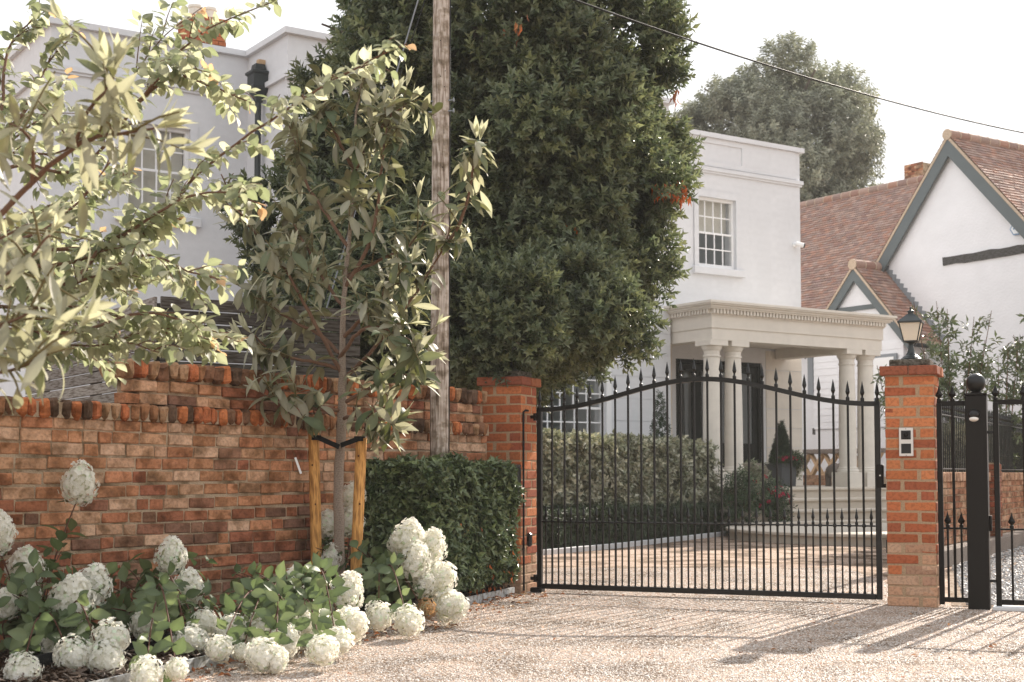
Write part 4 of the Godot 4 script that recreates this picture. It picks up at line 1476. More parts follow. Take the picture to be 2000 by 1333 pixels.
	var prf := part(c, "porch_roof", m.mesh(), M.verge_mortar)
	m = MB.new()
	for sgn in [1.0, -1.0]:
		var s2 := Vector3(-sgn * (pw + 0.1), PY - PB + 0.12, 0)
		var nn := Vector3(sgn * s2.y, absf(s2.x), 0).normalized()
		var e0 := Vector3(PX + sgn * (pw + 0.1), PB - 0.1, PZ if sgn > 0 else 0.01)
		var e1 := Vector3(PX + sgn * (pw + 0.1), PB - 0.1, 0.01 if sgn > 0 else PZ)
		tile_slope(m, e0, e1, s2, nn, func(_p): return true)
	part(prf, "roof_tiles", m.mesh(), M.roof_clay, Transform3D.IDENTITY, "stuff")
	ridge_tiles(prf, Vector3(PX, PY + 0.03, PZ + 0.02), Vector3(PX, PY + 0.03, 0.02))
	for sgn in [1.0, -1.0]:
		m = MB.new()
		m.prism(PackedVector2Array([Vector2(PX, PY - 0.05), Vector2(PX + sgn * pw, PB - 0.02), Vector2(PX + sgn * pw, PB - 0.30), Vector2(PX, PY - 0.33)]), PZ - 0.05, PZ - 0.004)
		part(c, "barge_board", m.mesh(), M.barge_paint)
	m = MB.new()
	m.bb(Vector3(PX - 0.72, 4.52, PZ - 0.125), Vector3(PX + 0.72, 4.62, PZ - 0.075))
	part(c, "tie_beam", m.mesh(), M.barge_paint)
	# weatherboards on the porch
	for r in 12:
		m = MB.new()
		m.box(Vector3(PX, 3.62 - r * 0.15, PZ - 0.1), Vector3(2 * pw - 0.4, 0.15, 0.025), Transform3D(Basis(), Vector3.ZERO))
		part(pch, "weatherboard", m.mesh(), M.painted_brick, Transform3D(Basis(Vector3.RIGHT, -0.06), Vector3(0, (3.62 - r * 0.15) * (1 - cos(0.06)) + 0.0, (3.62 - r * 0.15) * sin(0.06))))
	m = MB.new()
	m.bb(Vector3(PX + 0.45, 2.5, PZ - 0.08), Vector3(PX + 1.15, 3.5, PZ - 0.03))
	var pwn := part(c, "window", m.mesh(), M.lead)
	m = MB.new()
	m.bb(Vector3(PX + 0.52, 2.57, PZ - 0.029), Vector3(PX + 1.08, 3.43, PZ - 0.02))
	part(pwn, "pane", m.mesh(), M.white_paint)
	# stepped lead flashing where the porch roof meets the wall
	for k in 16:
		var t := (k + 0.5) / 16.0
		m = MB.new()
		var fx := PX + 0.05 + t * (pw + 0.1)
		var fy := PY + 0.04 - t * (PY - PB + 0.12)
		m.prism(PackedVector2Array([Vector2(fx - 0.06, fy - 0.03), Vector2(fx + 0.06, fy - 0.12), Vector2(fx + 0.10, fy + 0.07), Vector2(fx - 0.04, fy + 0.1)]), 0.001, 0.012)
		part(c, "lead_step", m.mesh(), M.lead)
	m = MB.new()
	m.prism(PackedVector2Array([Vector2(GL - 0.15, 5.40), Vector2(GL + 0.12, 5.36), Vector2(GL + 0.2, 5.62), Vector2(GL - 0.1, 5.70)]), 0.0, 0.2)
	part(c, "lead_saddle", m.mesh(), M.lead)
	# gutter end
	m = MB.new()
	m.tube([Vector3(PX + pw + 0.1, PB - 0.2, PZ - 0.1), Vector3(PX + pw + 0.12, PB - 0.22, 0.3), Vector3(PX + pw + 0.25, PB - 0.5, 0.1), Vector3(PX + pw + 0.4, PB - 0.62, 0.06)], [0.05, 0.05, 0.04, 0.04], 8)
	part(c, "gutter", m.mesh(), M.black_plastic)
	# casement window under the main roof, lintel stub
	m = MB.new()
	wall_open(m, -4.15, -2.95, 2.7, 3.95, 0.02, [[-3.98, -3.58, 2.85, 3.8], [-3.5, -3.1, 2.85, 3.8]], 0.08)
	var cw := part(c, "window", m.mesh(), M.lead)
	for a in [[-3.98, -3.58], [-3.5, -3.1]]:
		m = MB.new()
		m.quad(Vector3(a[0], 2.85, -0.03), Vector3(a[1], 2.85, -0.03), Vector3(a[1], 3.8, -0.03), Vector3(a[0], 3.8, -0.03))
		part(cw, "pane", m.mesh(), M.window_glass)
		m = MB.new()
		m.bb(Vector3(a[0], 3.3, -0.028), Vector3(a[1], 3.34, -0.01))
		part(cw, "glazing_bar", m.mesh(), M.lead)
		m = MB.new()
		m.bb(Vector3(a[0] - 0.02, 2.83, -0.2), Vector3(a[1] + 0.02, 3.82, -0.19))
		part(cw, "curtain", m.mesh(), M.white_paint)
	m = MB.new()
	m.cbox(Vector3(-3.45, 1.93, 0.06), Vector3(0.9, 0.16, 0.2), 0.02)
	part(c, "lintel", m.mesh(), M.old_beam)
	# chimney
	m = MB.new()
	m.bb(Vector3(-5.2, 7.6, -5.4), Vector3(-4.6, 9.0, -4.7))
	var ch := part(c, "chimney", m.mesh(), M.mortar)
	var bw := MB.new()
	brick_face(bw, -5.2, -4.6, 7.6, 9.0, -4.69, OLD)
	part(ch, "brickwork", bw.mesh(), M.old_brick, Transform3D.IDENTITY, "stuff")
	# alarm box
	var al := thing("alarm_box", "white six sided alarm box with blue edge high on the gable", "alarm box", COTTAGE * Transform3D(Basis(), Vector3(1.74, 5.9, 0.0)))
	var hex := PackedVector2Array()
	var hex2 := PackedVector2Array()
	for k in 6:
		hex.append(Vector2(cos(k * PI / 3) * 0.165, sin(k * PI / 3) * 0.15))
		hex2.append(Vector2(cos(k * PI / 3) * 0.135, sin(k * PI / 3) * 0.12))
	m = MB.new()
	m.prism(hex, 0.0, 0.06)
	part(al, "case", m.mesh(), M.alarm_blue)
	m = MB.new()
	m.prism(hex2, 0.06, 0.066)
	part(al, "face", m.mesh(), M.alarm_white)
	m = MB.new()
	m.bb(Vector3(-0.08, -0.015, 0.0665), Vector3(0.08, 0.02, 0.068))
	part(al, "print_band", m.mesh(), M.alarm_blue)
	# low wall with a lattice of tiles
	var lw := thing("lattice_wall", "low garden wall with diamond clay lattice beside the porch steps", "wall", COTTAGE * Transform3D(Basis(), Vector3(-1.84, 0, 1.9)))
	m = MB.new()
	m.bb(Vector3(-1.2, 0, -0.12), Vector3(1.6, 0.88, 0.1))
	var lb := part(lw, "base", m.mesh(), M.mortar)
	bw = MB.new()
	brick_face(bw, -1.2, 1.6, 0.02, 0.88, 0.1, PALE)
	part(lb, "brickwork", bw.mesh(), M.old_brick, Transform3D.IDENTITY, "stuff")
	m = MB.new()
	m.cbox(Vector3(0.2, 1.42, 0), Vector3(2.85, 0.1, 0.26), 0.015)
	part(lw, "coping", m.mesh(), M.carved_stone)
	for k in 7:
		for sg in [1, -1]:
			m = MB.new()
			m.box(Vector3.ZERO, Vector3(0.66, 0.06, 0.1 + 0.01 * sg))
			part(lw, "lattice_bar", m.mesh(), M.terracotta, Transform3D(Basis(Vector3.BACK, sg * 0.93), Vector3(-1.0 + k * 0.4, 1.125, 0)))

# ------------------------------------------------------------------ low wall with railings
func make_railing_wall() -> void:
	rng.seed = 501
	var w := thing("low_brick_wall", "low brick wall carrying iron railings beyond the small gate", "wall", RAIL)
	var m := MB.new()
	m.bb(Vector3(-1.0, 0, -0.22), Vector3(9, 0.86, -0.012))
	part(w, "mortar", m.mesh(), M.mortar)
	var tone := [[0.46, 0.26, 0.16], [0.40, 0.20, 0.12], [0.52, 0.34, 0.23], [0.36, 0.17, 0.10]]
	var bw := MB.new()
	brick_face(bw, 5.9, 9.0, 0.12, 0.86, -0.012, tone)
	part(w, "brickwork", bw.mesh(), M.old_brick, Transform3D.IDENTITY, "stuff")
	var bset := brick_set(12, Vector3(0.215, 0.064, 0.05), tone, 502, 0.005, 0.002)
	var cset := brick_set(8, Vector3(0.066, 0.1, 0.25), PALE, 503, 0.008, 0.003)
	var bm2 := []
	var cm2 := []
	for b in bset: bm2.append(b.mesh())
	for b in cset: cm2.append(b.mesh())
	rng.seed = 504
	for row in 10:
		var bx := -1.0 + (0.11 if row % 2 == 1 else 0.0)
		while bx < 5.68:
			part(w, "brick", bm2[rng.randi() % 12], M.old_brick, Transform3D(Basis(), Vector3(bx + 0.1125, 0.155 + row * 0.0745, -0.025 + rr(-0.002, 0.003))))
			bx += 0.225
	var x := -1.0
	while x < 9.0:
		part(w, "coping_brick", cm2[rng.randi() % 8], M.old_brick, Transform3D(Basis.from_euler(Vector3(rr(-0.02, 0.02), rr(-0.03, 0.03), 0)), Vector3(x + 0.035, 0.91 + rr(-0.004, 0.004), -0.1)))
		x += 0.075
	m = MB.new()
	m.cbox(Vector3(4.0, 0.09, 0.05), Vector3(10, 0.2, 0.16), 0.02)
	part(w, "footing", m.mesh(), M.carved_stone)
	var bp := thing("brick_post", "slim dark brick post rising from the low railing wall", "pier", RAIL * Transform3D(Basis(), Vector3(3.0, 0, 0.02)))
	m = MB.new()
	m.bb(Vector3(-0.08, 0, -0.08), Vector3(0.08, 1.08, 0.08))
	part(bp, "mortar", m.mesh(), M.mortar)
	for r in 14:
		m = MB.new()
		m.col = Color(0.30 * rr(0.8, 1.2), 0.10, 0.055)
		m.cbox(Vector3(0, 0.04 + r * 0.076, 0), Vector3(0.19, 0.066, 0.19), 0.005)
		part(bp, "brick", m.mesh(), M.old_brick)
	var r := thing("iron_railing", "row of thin black spear railings along the top of the low wall", "railing", RAIL)
	for yy in [1.0, 1.585]:
		m = MB.new()
		m.cbox(Vector3(4.0, yy, -0.1), Vector3(10, 0.012, 0.04), 0.002)
		part(r, "rail", m.mesh(), M.black_iron)
	m = MB.new()
	m.tube([Vector3(0, 0.96, 0), Vector3(0, 1.6, 0)], [0.008, 0.008], 6, false)
	m.add(spear(0.16, 0.009), Transform3D(Basis(), Vector3(0, 1.6, 0)))
	var bm := m.mesh()
	x = -0.9
	while x < 8.9:
		part(r, "bar", bm, M.black_iron, Transform3D(Basis(), Vector3(x, 0, -0.1)))
		x += 0.105

# ------------------------------------------------------------------ slatted screen behind the wall
func make_screen() -> void:
	rng.seed = 601
	var at := Vector3(-2.36, 0, -9.5)
	for side in 2:
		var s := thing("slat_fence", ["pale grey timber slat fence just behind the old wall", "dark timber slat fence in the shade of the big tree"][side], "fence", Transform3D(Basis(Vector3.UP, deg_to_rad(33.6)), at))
		var long := 3.2 if side == 0 else 1.5
		var y := 0.62
		while y < 2.12:
			var m := MB.new()
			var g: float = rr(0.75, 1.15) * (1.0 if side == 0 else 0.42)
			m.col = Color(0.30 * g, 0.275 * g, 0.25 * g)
			if side == 0:
				m.cbox(Vector3(-0.02, 0.0, 0), Vector3(long, 0.078, 0.02), 0.002)
				part(s, "slat", m.mesh(), M.slat_wood, Transform3D(Basis(Vector3.UP, PI / 2 + PI), Vector3(-0.02, y + rr(-0.001, 0.001), -long / 2 - 0.02)))
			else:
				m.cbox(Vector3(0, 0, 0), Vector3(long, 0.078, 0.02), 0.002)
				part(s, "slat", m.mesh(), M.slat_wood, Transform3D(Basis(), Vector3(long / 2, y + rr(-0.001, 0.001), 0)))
			y += 0.087
		for k in 3:
			var m := MB.new()
			m.col = Color(0.1, 0.09, 0.08)
			m.bb(Vector3(-0.035, 0, -0.035), Vector3(0.035, 2.1, 0.035))
			part(s, "fence_post", m.mesh(), M.slat_wood, Transform3D(Basis(), Vector3(0.04 if side == 0 else 0.1 + k * 0.65, 0, (-0.1 - k * 1.4) if side == 0 else -0.06)))

# ------------------------------------------------------------------ pole and wires
func make_pole() -> void:
	rng.seed = 701
	var px := -0.535
	var pz := -10.42
	var p := thing("utility_pole", "weathered grey wooden utility pole standing against the old wall", "pole", Transform3D(Basis(Vector3.FORWARD, 0.002), Vector3(px, 0, pz)))
	var m := MB.new()
	# slightly flattened, split timber
	var rings := []
	var segs := 20
	var hs := [0.0, 0.4, 0.9, 1.4, 1.9, 2.5, 3.2, 4.0, 4.8, 5.6]
	for k in hs.size() - 1:
		for q in segs:
			var pts := []
			var nn := []
			for e in [[k, q], [k, q + 1], [k + 1, q + 1], [k + 1, q]]:
				var th: float = TAU * e[1] / segs
				var r: float = lerpf(0.074, 0.061, hs[e[0]] / 5.6) * (1.0 + 0.03 * sin(th * 3.0 + 1.0) + 0.02 * sin(th * 7.0))
				# a long drying split
				if e[1] % segs == 13 or e[1] % segs == 16:
					r *= 0.9
				pts.append(Vector3(cos(th) * r, hs[e[0]], -sin(th) * r))
			m.quad(pts[0], pts[1], pts[2], pts[3])
	m.lathe([Vector2(0.061, 5.6), Vector2(0.0, 5.66)], 20)
	part(p, "shaft", m.mesh(), M.weathered_wood)
	for yy in [3.7, 3.62]:
		m = MB.new()
		m.tube([Vector3(-0.09, yy, 0.03), Vector3(0.1, yy + 0.012, 0.03)], [0.006, 0.006], 6)
		m.cbox(Vector3(0.095, yy + 0.012, 0.03), Vector3(0.012, 0.03, 0.03), 0.003)
		part(p, "bolt", m.mesh(), M.lead)
	for k in 9:
		m = MB.new()
		var th2 := rr(-2.4, -0.9)
		m.lathe([Vector2(0.004, 0), Vector2(0.004, 0.003), Vector2(0, 0.003)], 6, Transform3D(Basis(Vector3.RIGHT, PI / 2), Vector3(cos(th2) * 0.066, rr(3.2, 5.2), 0.066 * absf(sin(th2)))))
		part(p, "nail", m.mesh(), M.rubber)
	m = MB.new()
	m.tube([Vector3(0.071, 0.9, 0.012), Vector3(0.069, 2.5, 0.012), Vector3(0.066, 4.2, 0.012), Vector3(0.064, 5.5, 0.012)], [0.006, 0.006, 0.006, 0.006], 6)
	part(p, "down_lead", m.mesh(), M.cable_black)
	var c := thing("overhead_cable", "black overhead cable slanting from the pole across the pale sky", "cable")
	var a := Vector3(-0.47, 4.83, -10.42)
	var b := Vector3(6.9, 5.15, -17.7)
	var pts2 := []
	for k in 25:
		var t := k / 24.0
		pts2.append(a.lerp(b, t) - Vector3(0, 0.15 * 4 * t * (1 - t), 0))
	m = MB.new()
	m.tube(pts2, tapers(25, 0.008, 0.008), 8)
	part(c, "wire", m.mesh(), M.cable_black)
	for k in 2:
		var s := thing("stay_wire", ["thick steel stay wire slanting down from the pole behind the young tree", "thin stay wire beside the thick one on the wooden pole"][k], "wire")
		m = MB.new()
		m.tube([Vector3(px - 0.06, 4.85 - 0.2 * k, pz - 0.02), Vector3(-1.93 - 0.1 * k, 0.4, -10.75)], [0.006 - 0.002 * k, 0.006 - 0.002 * k], 6)
		part(s, "strand", m.mesh(), M.lead if k == 0 else M.cable_black)

# ------------------------------------------------------------------ leaves
# leaf lying along +x, upper side +y; thick leaves have two skins a hair apart, so that each side has its own colour
func leaf_mb(long: float, wide: float, prof: Array, curl: float, fold: float, top: Color, under: Color, wave := 0.0, skins := 2) -> MB:
	var m := MB.new()
	var ns := prof.size() - 1
	for layer in skins:
		var k0 := m.v.size()
		var p := Vector2.ZERO
		for k in ns + 1:
			var t := float(k) / ns
			var a := -curl * t
			if k > 0:
				p += Vector2(cos(a), sin(a)) * (long / ns)
			var up := Vector3(-sin(a), cos(a), 0)
			for s in [-1, 0, 1]:
				var w: float = prof[k] * wide * 0.5
				var lift: float = absf(s) * w * fold + wave * wide * sin(t * 9.0 + s * 1.3) * absf(s)
				var q := Vector3(p.x, p.y, 0) + up * lift + Vector3(0, 0, s * w) - up * (0.0012 * layer)
				var nn := (up - Vector3(0, 0, s * fold)).normalized()
				m.v.append(q)
				m.n.append(nn if layer == 0 else -nn)
				var cc := top if layer == 0 else under
				m.c.append(cc * (1.22 if s == 0 else 1.0))
		for k in ns:
			for s in 2:
				var i := k0 + k * 3 + s
				var j := i + 3
				if layer == 0:
					m.ix.append_array([i, j, j + 1, i, j + 1, i + 1])
				else:
					m.ix.append_array([i, j + 1, j, i, i + 1, j + 1])
	return m

# plain folded leaf of four faces, for masses of small leaves
func small_leaf(m: MB, t: Transform3D, long: float, wide: float, col: Color, fold := 0.25) -> void:
	var a := t.origin
	var b := t * Vector3(long * 0.45, -0.02 * long, 0)
	var e := t * Vector3(long, -0.14 * long, 0)
	var l := t * Vector3(long * 0.42, wide * fold, -wide * 0.5)
	var r := t * Vector3(long * 0.42, wide * fold, wide * 0.5)
	m.col = col
	m.tri(a, b, l); m.tri(l, b, e)
	m.tri(a, r, b); m.tri(b, r, e)

# a twig end: leaves spiral round a short stem along +y
func sprig(count: int, long: float, wide: float, stem: float, cols: Array, open := 0.9, young := Color.BLACK) -> MB:
	var m := MB.new()
	for k in count:
		var t := float(k) / count
		var th := k * 2.4 + rr(-0.3, 0.3)
		var el := lerpf(-0.1, 1.2, t) * (1.35 - open) + rr(-0.25, 0.25) + (0.9 - open)
		var d := Vector3(cos(th) * cos(el), sin(el), sin(th) * cos(el))
		var b := aim(d, Vector3(rr(-0.3, 0.3), 1, rr(-0.3, 0.3)))
		var s := rr(0.75, 1.1)
		var tint: Color = cols[rng.randi() % cols.size()]
		if young != Color.BLACK and t > 0.62:
			tint = young * rr(0.8, 1.15)
		small_leaf(m, Transform3D(b, Vector3(0, stem * t, 0)), long * s, wide * s, tint)
	return m

func upright(dir: Vector3, roll: float) -> Basis:   # y along dir
	var y := dir.normalized()
	var x := y.cross(Vector3(0.3, 0.12, 0.94))
	if x.length() < 0.05:
		x = y.cross(Vector3.RIGHT)
	x = x.normalized()
	return Basis(x, y, x.cross(y)) * Basis(Vector3.UP, roll)

var lump := FastNoiseLite.new()

# a crown of leafy clumps: twigs gather in rounded clumps over an ellipsoid, with looser twigs between and inside
func crown(parent: Node3D, called: String, centre: Vector3, rad: Vector3, meshes: Array, material: Material, count: int, size: Vector2, clumps: int, clump_r: Vector2, tones: Array, sd: int) -> void:
	rng.seed = sd
	var sets := []
	var cols := []
	for m in meshes:
		sets.append([])
		cols.append([])
	var cl := []
	for k in clumps:
		var y := 1.0 - 2.0 * (k + 0.5) / clumps
		var th := k * 2.39996 + rr(-0.35, 0.35)
		var r := sqrt(1 - y * y)
		var d := (Vector3(r * cos(th), y, r * sin(th)) + rdir() * 0.12).normalized()
		var cr := rr(clump_r.x, clump_r.y)
		cl.append([centre + d * rad * rr(0.72, 0.98), cr, d, rr(0.85, 1.15)])
	for k in count:
		var p := Vector3.ZERO
		var dir := Vector3.UP
		var tone := 1.0
		if rng.randf() < 0.78:
			var c: Array = cl[rng.randi() % cl.size()]
			var e := rdir()
			if e.dot(c[2]) < -0.25:
				e = -e
			p = c[0] + e * c[1] * pow(rng.randf(), 0.42) * Vector3(1.0, 0.85, 1.0)
			dir = (e * 0.8 + c[2] * 0.45 + Vector3(0, 0.5, 0) + rdir() * 0.4).normalized()
			tone = c[3]
		else:
			var d := rdir()
			p = centre + d * rad * rr(0.5, 0.9)
			dir = (d + Vector3(0, 0.5, 0) + rdir() * 0.5).normalized()
		var q := rng.randi() % meshes.size()
		sets[q].append(Transform3D(upright(dir, rr(0, TAU)).scaled(Vector3.ONE * rr(size.x, size.y)), p))
		cols[q].append(tones[rng.randi() % tones.size()] * (tone * rr(0.8, 1.15)))
	for k in meshes.size():
		many(parent, called, meshes[k], material, sets[k], cols[k])

# ------------------------------------------------------------------ big trees
func make_big_trees() -> void:
	rng.seed = 801
	var g := [Color(0.075, 0.10, 0.05), Color(0.105, 0.13, 0.065), Color(0.06, 0.08, 0.042), Color(0.20, 0.205, 0.12)]
	var t := thing("evergreen_tree", "huge dense dark evergreen tree towering behind the old wall", "tree", frame(Vector3(-0.35, 0, -14.4), 0))
	var m := MB.new()
	m.tube([Vector3(0, -0.1, 0), Vector3(0.02, 1.0, 0), Vector3(-0.03, 2.4, 0.05), Vector3(0.02, 4.0, 0), Vector3(0.0, 5.8, 0.02)], [0.2, 0.16, 0.13, 0.09, 0.04], 12)
	var tk := part(t, "trunk", m.mesh(), M.bark)
	for k in 22:
		var a := k * 2.4
		var y := 1.6 + k * 0.2
		var l := 1.7 * sqrt(maxf(0.1, 1.0 - pow((y - 3.8) / 3.6, 2)))
		m = MB.new()
		m.tube([Vector3(0, y, 0), Vector3(cos(a) * l * 0.5, y + 0.25, sin(a) * l * 0.5), Vector3(cos(a) * l, y + 0.55, sin(a) * l)], [0.045, 0.028, 0.012], 6)
		part(tk, "limb", m.mesh(), M.bark)
	var sp := []
	for k in 4:
		sp.append(sprig(15, 0.078, 0.036, 0.19, g, 0.62, Color(0.165, 0.19, 0.115)).mesh())
	var white := [Color(1, 1, 1), Color(1.15, 1.12, 1.0), Color(0.85, 0.9, 0.85), Color(1.3, 1.22, 1.0)]
	crown(t, "crown", Vector3(0.26, 4.9, 0), Vector3(1.72, 3.2, 1.75), sp, M.evergreen_leaf, 17000, Vector2(0.8, 1.3), 130, Vector2(0.22, 0.46), white, 802)
	crown(t, "crown", Vector3(-0.38, 3.15, 0.2), Vector3(1.78, 1.45, 1.6), sp, M.evergreen_leaf, 8200, Vector2(0.8, 1.25), 70, Vector2(0.22, 0.42), white, 803)
	crown(t, "crown", Vector3(0.5, 3.75, 0.1), Vector3(1.36, 1.5, 1.65), sp, M.evergreen_leaf, 5600, Vector2(0.8, 1.25), 60, Vector2(0.2, 0.4), white, 806)
	# low branches over the old wall and the hinge pier
	crown(t, "crown", Vector3(-0.45, 2.35, 1.75), Vector3(1.05, 0.58, 0.9), sp, M.evergreen_leaf, 3400, Vector2(0.7, 1.15), 26, Vector2(0.16, 0.3), white, 807)
	crown(t, "crown", Vector3(0.25, 2.2, 2.78), Vector3(0.42, 0.36, 0.36), sp, M.evergreen_leaf, 850, Vector2(0.65, 1.05), 12, Vector2(0.1, 0.2), white, 808)
	crown(t, "crown", Vector3(0.80, 2.4, 1.7), Vector3(0.60, 0.44, 0.8), sp, M.evergreen_leaf, 1900, Vector2(0.7, 1.15), 18, Vector2(0.14, 0.26), white, 804)
	for e in [Vector3(0.27, 2.25, 2.7), Vector3(0.95, 2.35, 1.8), Vector3(-0.5, 2.35, 1.7)]:
		m = MB.new()
		m.tube([Vector3(0, 1.5, 0), e * Vector3(0.5, 1.0, 0.5) + Vector3(0, 0.1, 0), e], [0.05, 0.03, 0.012], 6)
		part(tk, "limb", m.mesh(), M.bark)
	# leaves that have turned orange and hang on the lit side
	rng.seed = 805
	var dl := []
	for k in 3:
		var b := MB.new()
		small_leaf(b, Transform3D.IDENTITY, 0.085, 0.032, [Color(0.55, 0.13, 0.03), Color(0.42, 0.17, 0.06), Color(0.30, 0.12, 0.06)][k])
		dl.append(b.mesh())
	for spot in [[1.98, 3.68, 0.75, 26, 0.16], [1.78, 3.66, 0.95, 18, 0.12], [2.0, 4.75, 0.4, 9, 0.1], [0.9, 3.2, 1.5, 8, 0.08], [0.4, 5.0, 1.75, 8, 0.15], [0.5, 2.2, 1.6, 7, 0.3], [-0.3, 2.3, 1.75, 5, 0.3], [1.1, 2.6, 1.2, 8, 0.35]]:
		for q in spot[3]:
			var p: Vector3 = Vector3(spot[0], spot[1], spot[2]) + rdir() * spot[4] * rr(0.2, 1.0)
			part(t, "dead_leaf", dl[0 if spot[3] > 15 else rng.randi() % 3], M.dead_leaf, Transform3D(aim(Vector3(rr(-0.5, 0.5), -1, rr(-0.5, 0.5)), rdir()).scaled(Vector3.ONE * rr(0.9, 1.3)), p))

	# pale trees far behind the houses
	rng.seed = 811
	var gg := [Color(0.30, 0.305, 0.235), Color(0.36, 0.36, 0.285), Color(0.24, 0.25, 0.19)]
	var fs := []
	for k in 3:
		fs.append(sprig(12, 0.17, 0.08, 0.3, gg, 0.8).mesh())
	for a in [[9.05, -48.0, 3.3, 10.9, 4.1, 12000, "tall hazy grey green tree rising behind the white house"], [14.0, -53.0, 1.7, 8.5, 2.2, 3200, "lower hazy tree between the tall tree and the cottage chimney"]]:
		var ft := thing("background_tree", a[6], "tree", frame(Vector3(a[0], 0, a[1]), 0), "trees beyond the houses")
		m = MB.new()
		m.tube([Vector3(0, -0.1, 0), Vector3(0.1, a[3] * 0.5, 0), Vector3(0, a[3] * 1.2, 0)], [0.45, 0.32, 0.08], 10)
		var ftk := part(ft, "trunk", m.mesh(), M.bark)
		for k in 14:
			var th := k * 2.4
			var y2: float = a[3] * (0.7 + 0.04 * k)
			m = MB.new()
			m.tube([Vector3(0, y2, 0), Vector3(cos(th) * a[2] * 0.45, y2 + 0.8, sin(th) * a[2] * 0.45), Vector3(cos(th) * a[2] * 0.8, y2 + 1.6, sin(th) * a[2] * 0.8)], [0.14, 0.08, 0.03], 6)
			part(ftk, "limb", m.mesh(), M.bark)
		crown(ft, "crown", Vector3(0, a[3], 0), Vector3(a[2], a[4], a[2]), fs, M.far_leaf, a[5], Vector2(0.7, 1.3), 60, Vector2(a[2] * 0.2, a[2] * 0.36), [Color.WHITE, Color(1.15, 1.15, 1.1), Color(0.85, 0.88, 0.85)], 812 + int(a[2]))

# ------------------------------------------------------------------ hedges
# sprigs over the faces of a wall-like block: footprint corners (counter-clockwise seen from above), from y0 to y1
func block_hedge(parent: Node3D, foot: Array, y0: float, y1: float, meshes: Array, material: Material, per_m2: float, size: Vector2, tones: Array, depth: float, sd: int) -> void:
	rng.seed = sd
	lump.seed = sd
	lump.frequency = 2.2
	lump.fractal_octaves = 3
	var sets := []
	var cols := []
	for m in meshes:
		sets.append([])
		cols.append([])
	var mid := Vector3.ZERO
	for p in foot:
		mid += p / foot.size()
	var faces := []
	for k in foot.size():
		var a: Vector3 = foot[k]
		var b: Vector3 = foot[(k + 1) % foot.size()]
		var n := Vector3(b.z - a.z, 0, a.x - b.x).normalized()
		if n.dot((a + b) / 2 - mid) < 0:
			n = -n
		faces.append([a, b, n, (b - a).length() * (y1 - y0)])
	for f in faces:
		for k in int(f[3] * per_m2):
			var t := rng.randf()
			var p: Vector3 = (f[0] as Vector3).lerp(f[1], t)
			p.y = lerpf(y0, y1, rng.randf())
			p += f[2] * (0.14 * lump.get_noise_3dv(p) - depth * pow(rng.randf(), 1.5))
			var dir: Vector3 = (f[2] + Vector3(0, 0.55, 0) + rdir() * 0.6).normalized()
			var q := rng.randi() % meshes.size()
			sets[q].append(Transform3D(upright(dir, rr(0, TAU)).scaled(Vector3.ONE * rr(size.x, size.y)), p))
			cols[q].append(tones[rng.randi() % tones.size()] * rr(0.8, 1.15))
	var area := 0.0
	for k in range(1, foot.size() - 1):
		area += ((foot[k] - foot[0]) as Vector3).cross(foot[k + 1] - foot[0]).length() / 2
	for k in int(area * per_m2 * 1.3):
		var q := 1 + rng.randi() % (foot.size() - 2)
		var u := rng.randf()
		var w := rng.randf()
		if u + w > 1.0:
			u = 1 - u
			w = 1 - w
		var p: Vector3 = foot[0] + (foot[q] - foot[0]) * u + (foot[q + 1] - foot[0]) * w
		p.y = y1 + 0.11 * lump.get_noise_3dv(p) - depth * pow(rng.randf(), 2.0)
		var dir := (Vector3(0, 1, 0) + rdir() * 0.6).normalized()
		var mm := rng.randi() % meshes.size()
		sets[mm].append(Transform3D(upright(dir, rr(0, TAU)).scaled(Vector3.ONE * rr(size.x, size.y)), p))
		cols[mm].append(tones[rng.randi() % tones.size()] * rr(0.85, 1.2))
	for k in meshes.size():
		many(parent, "foliage", meshes[k], material, sets[k], cols[k])

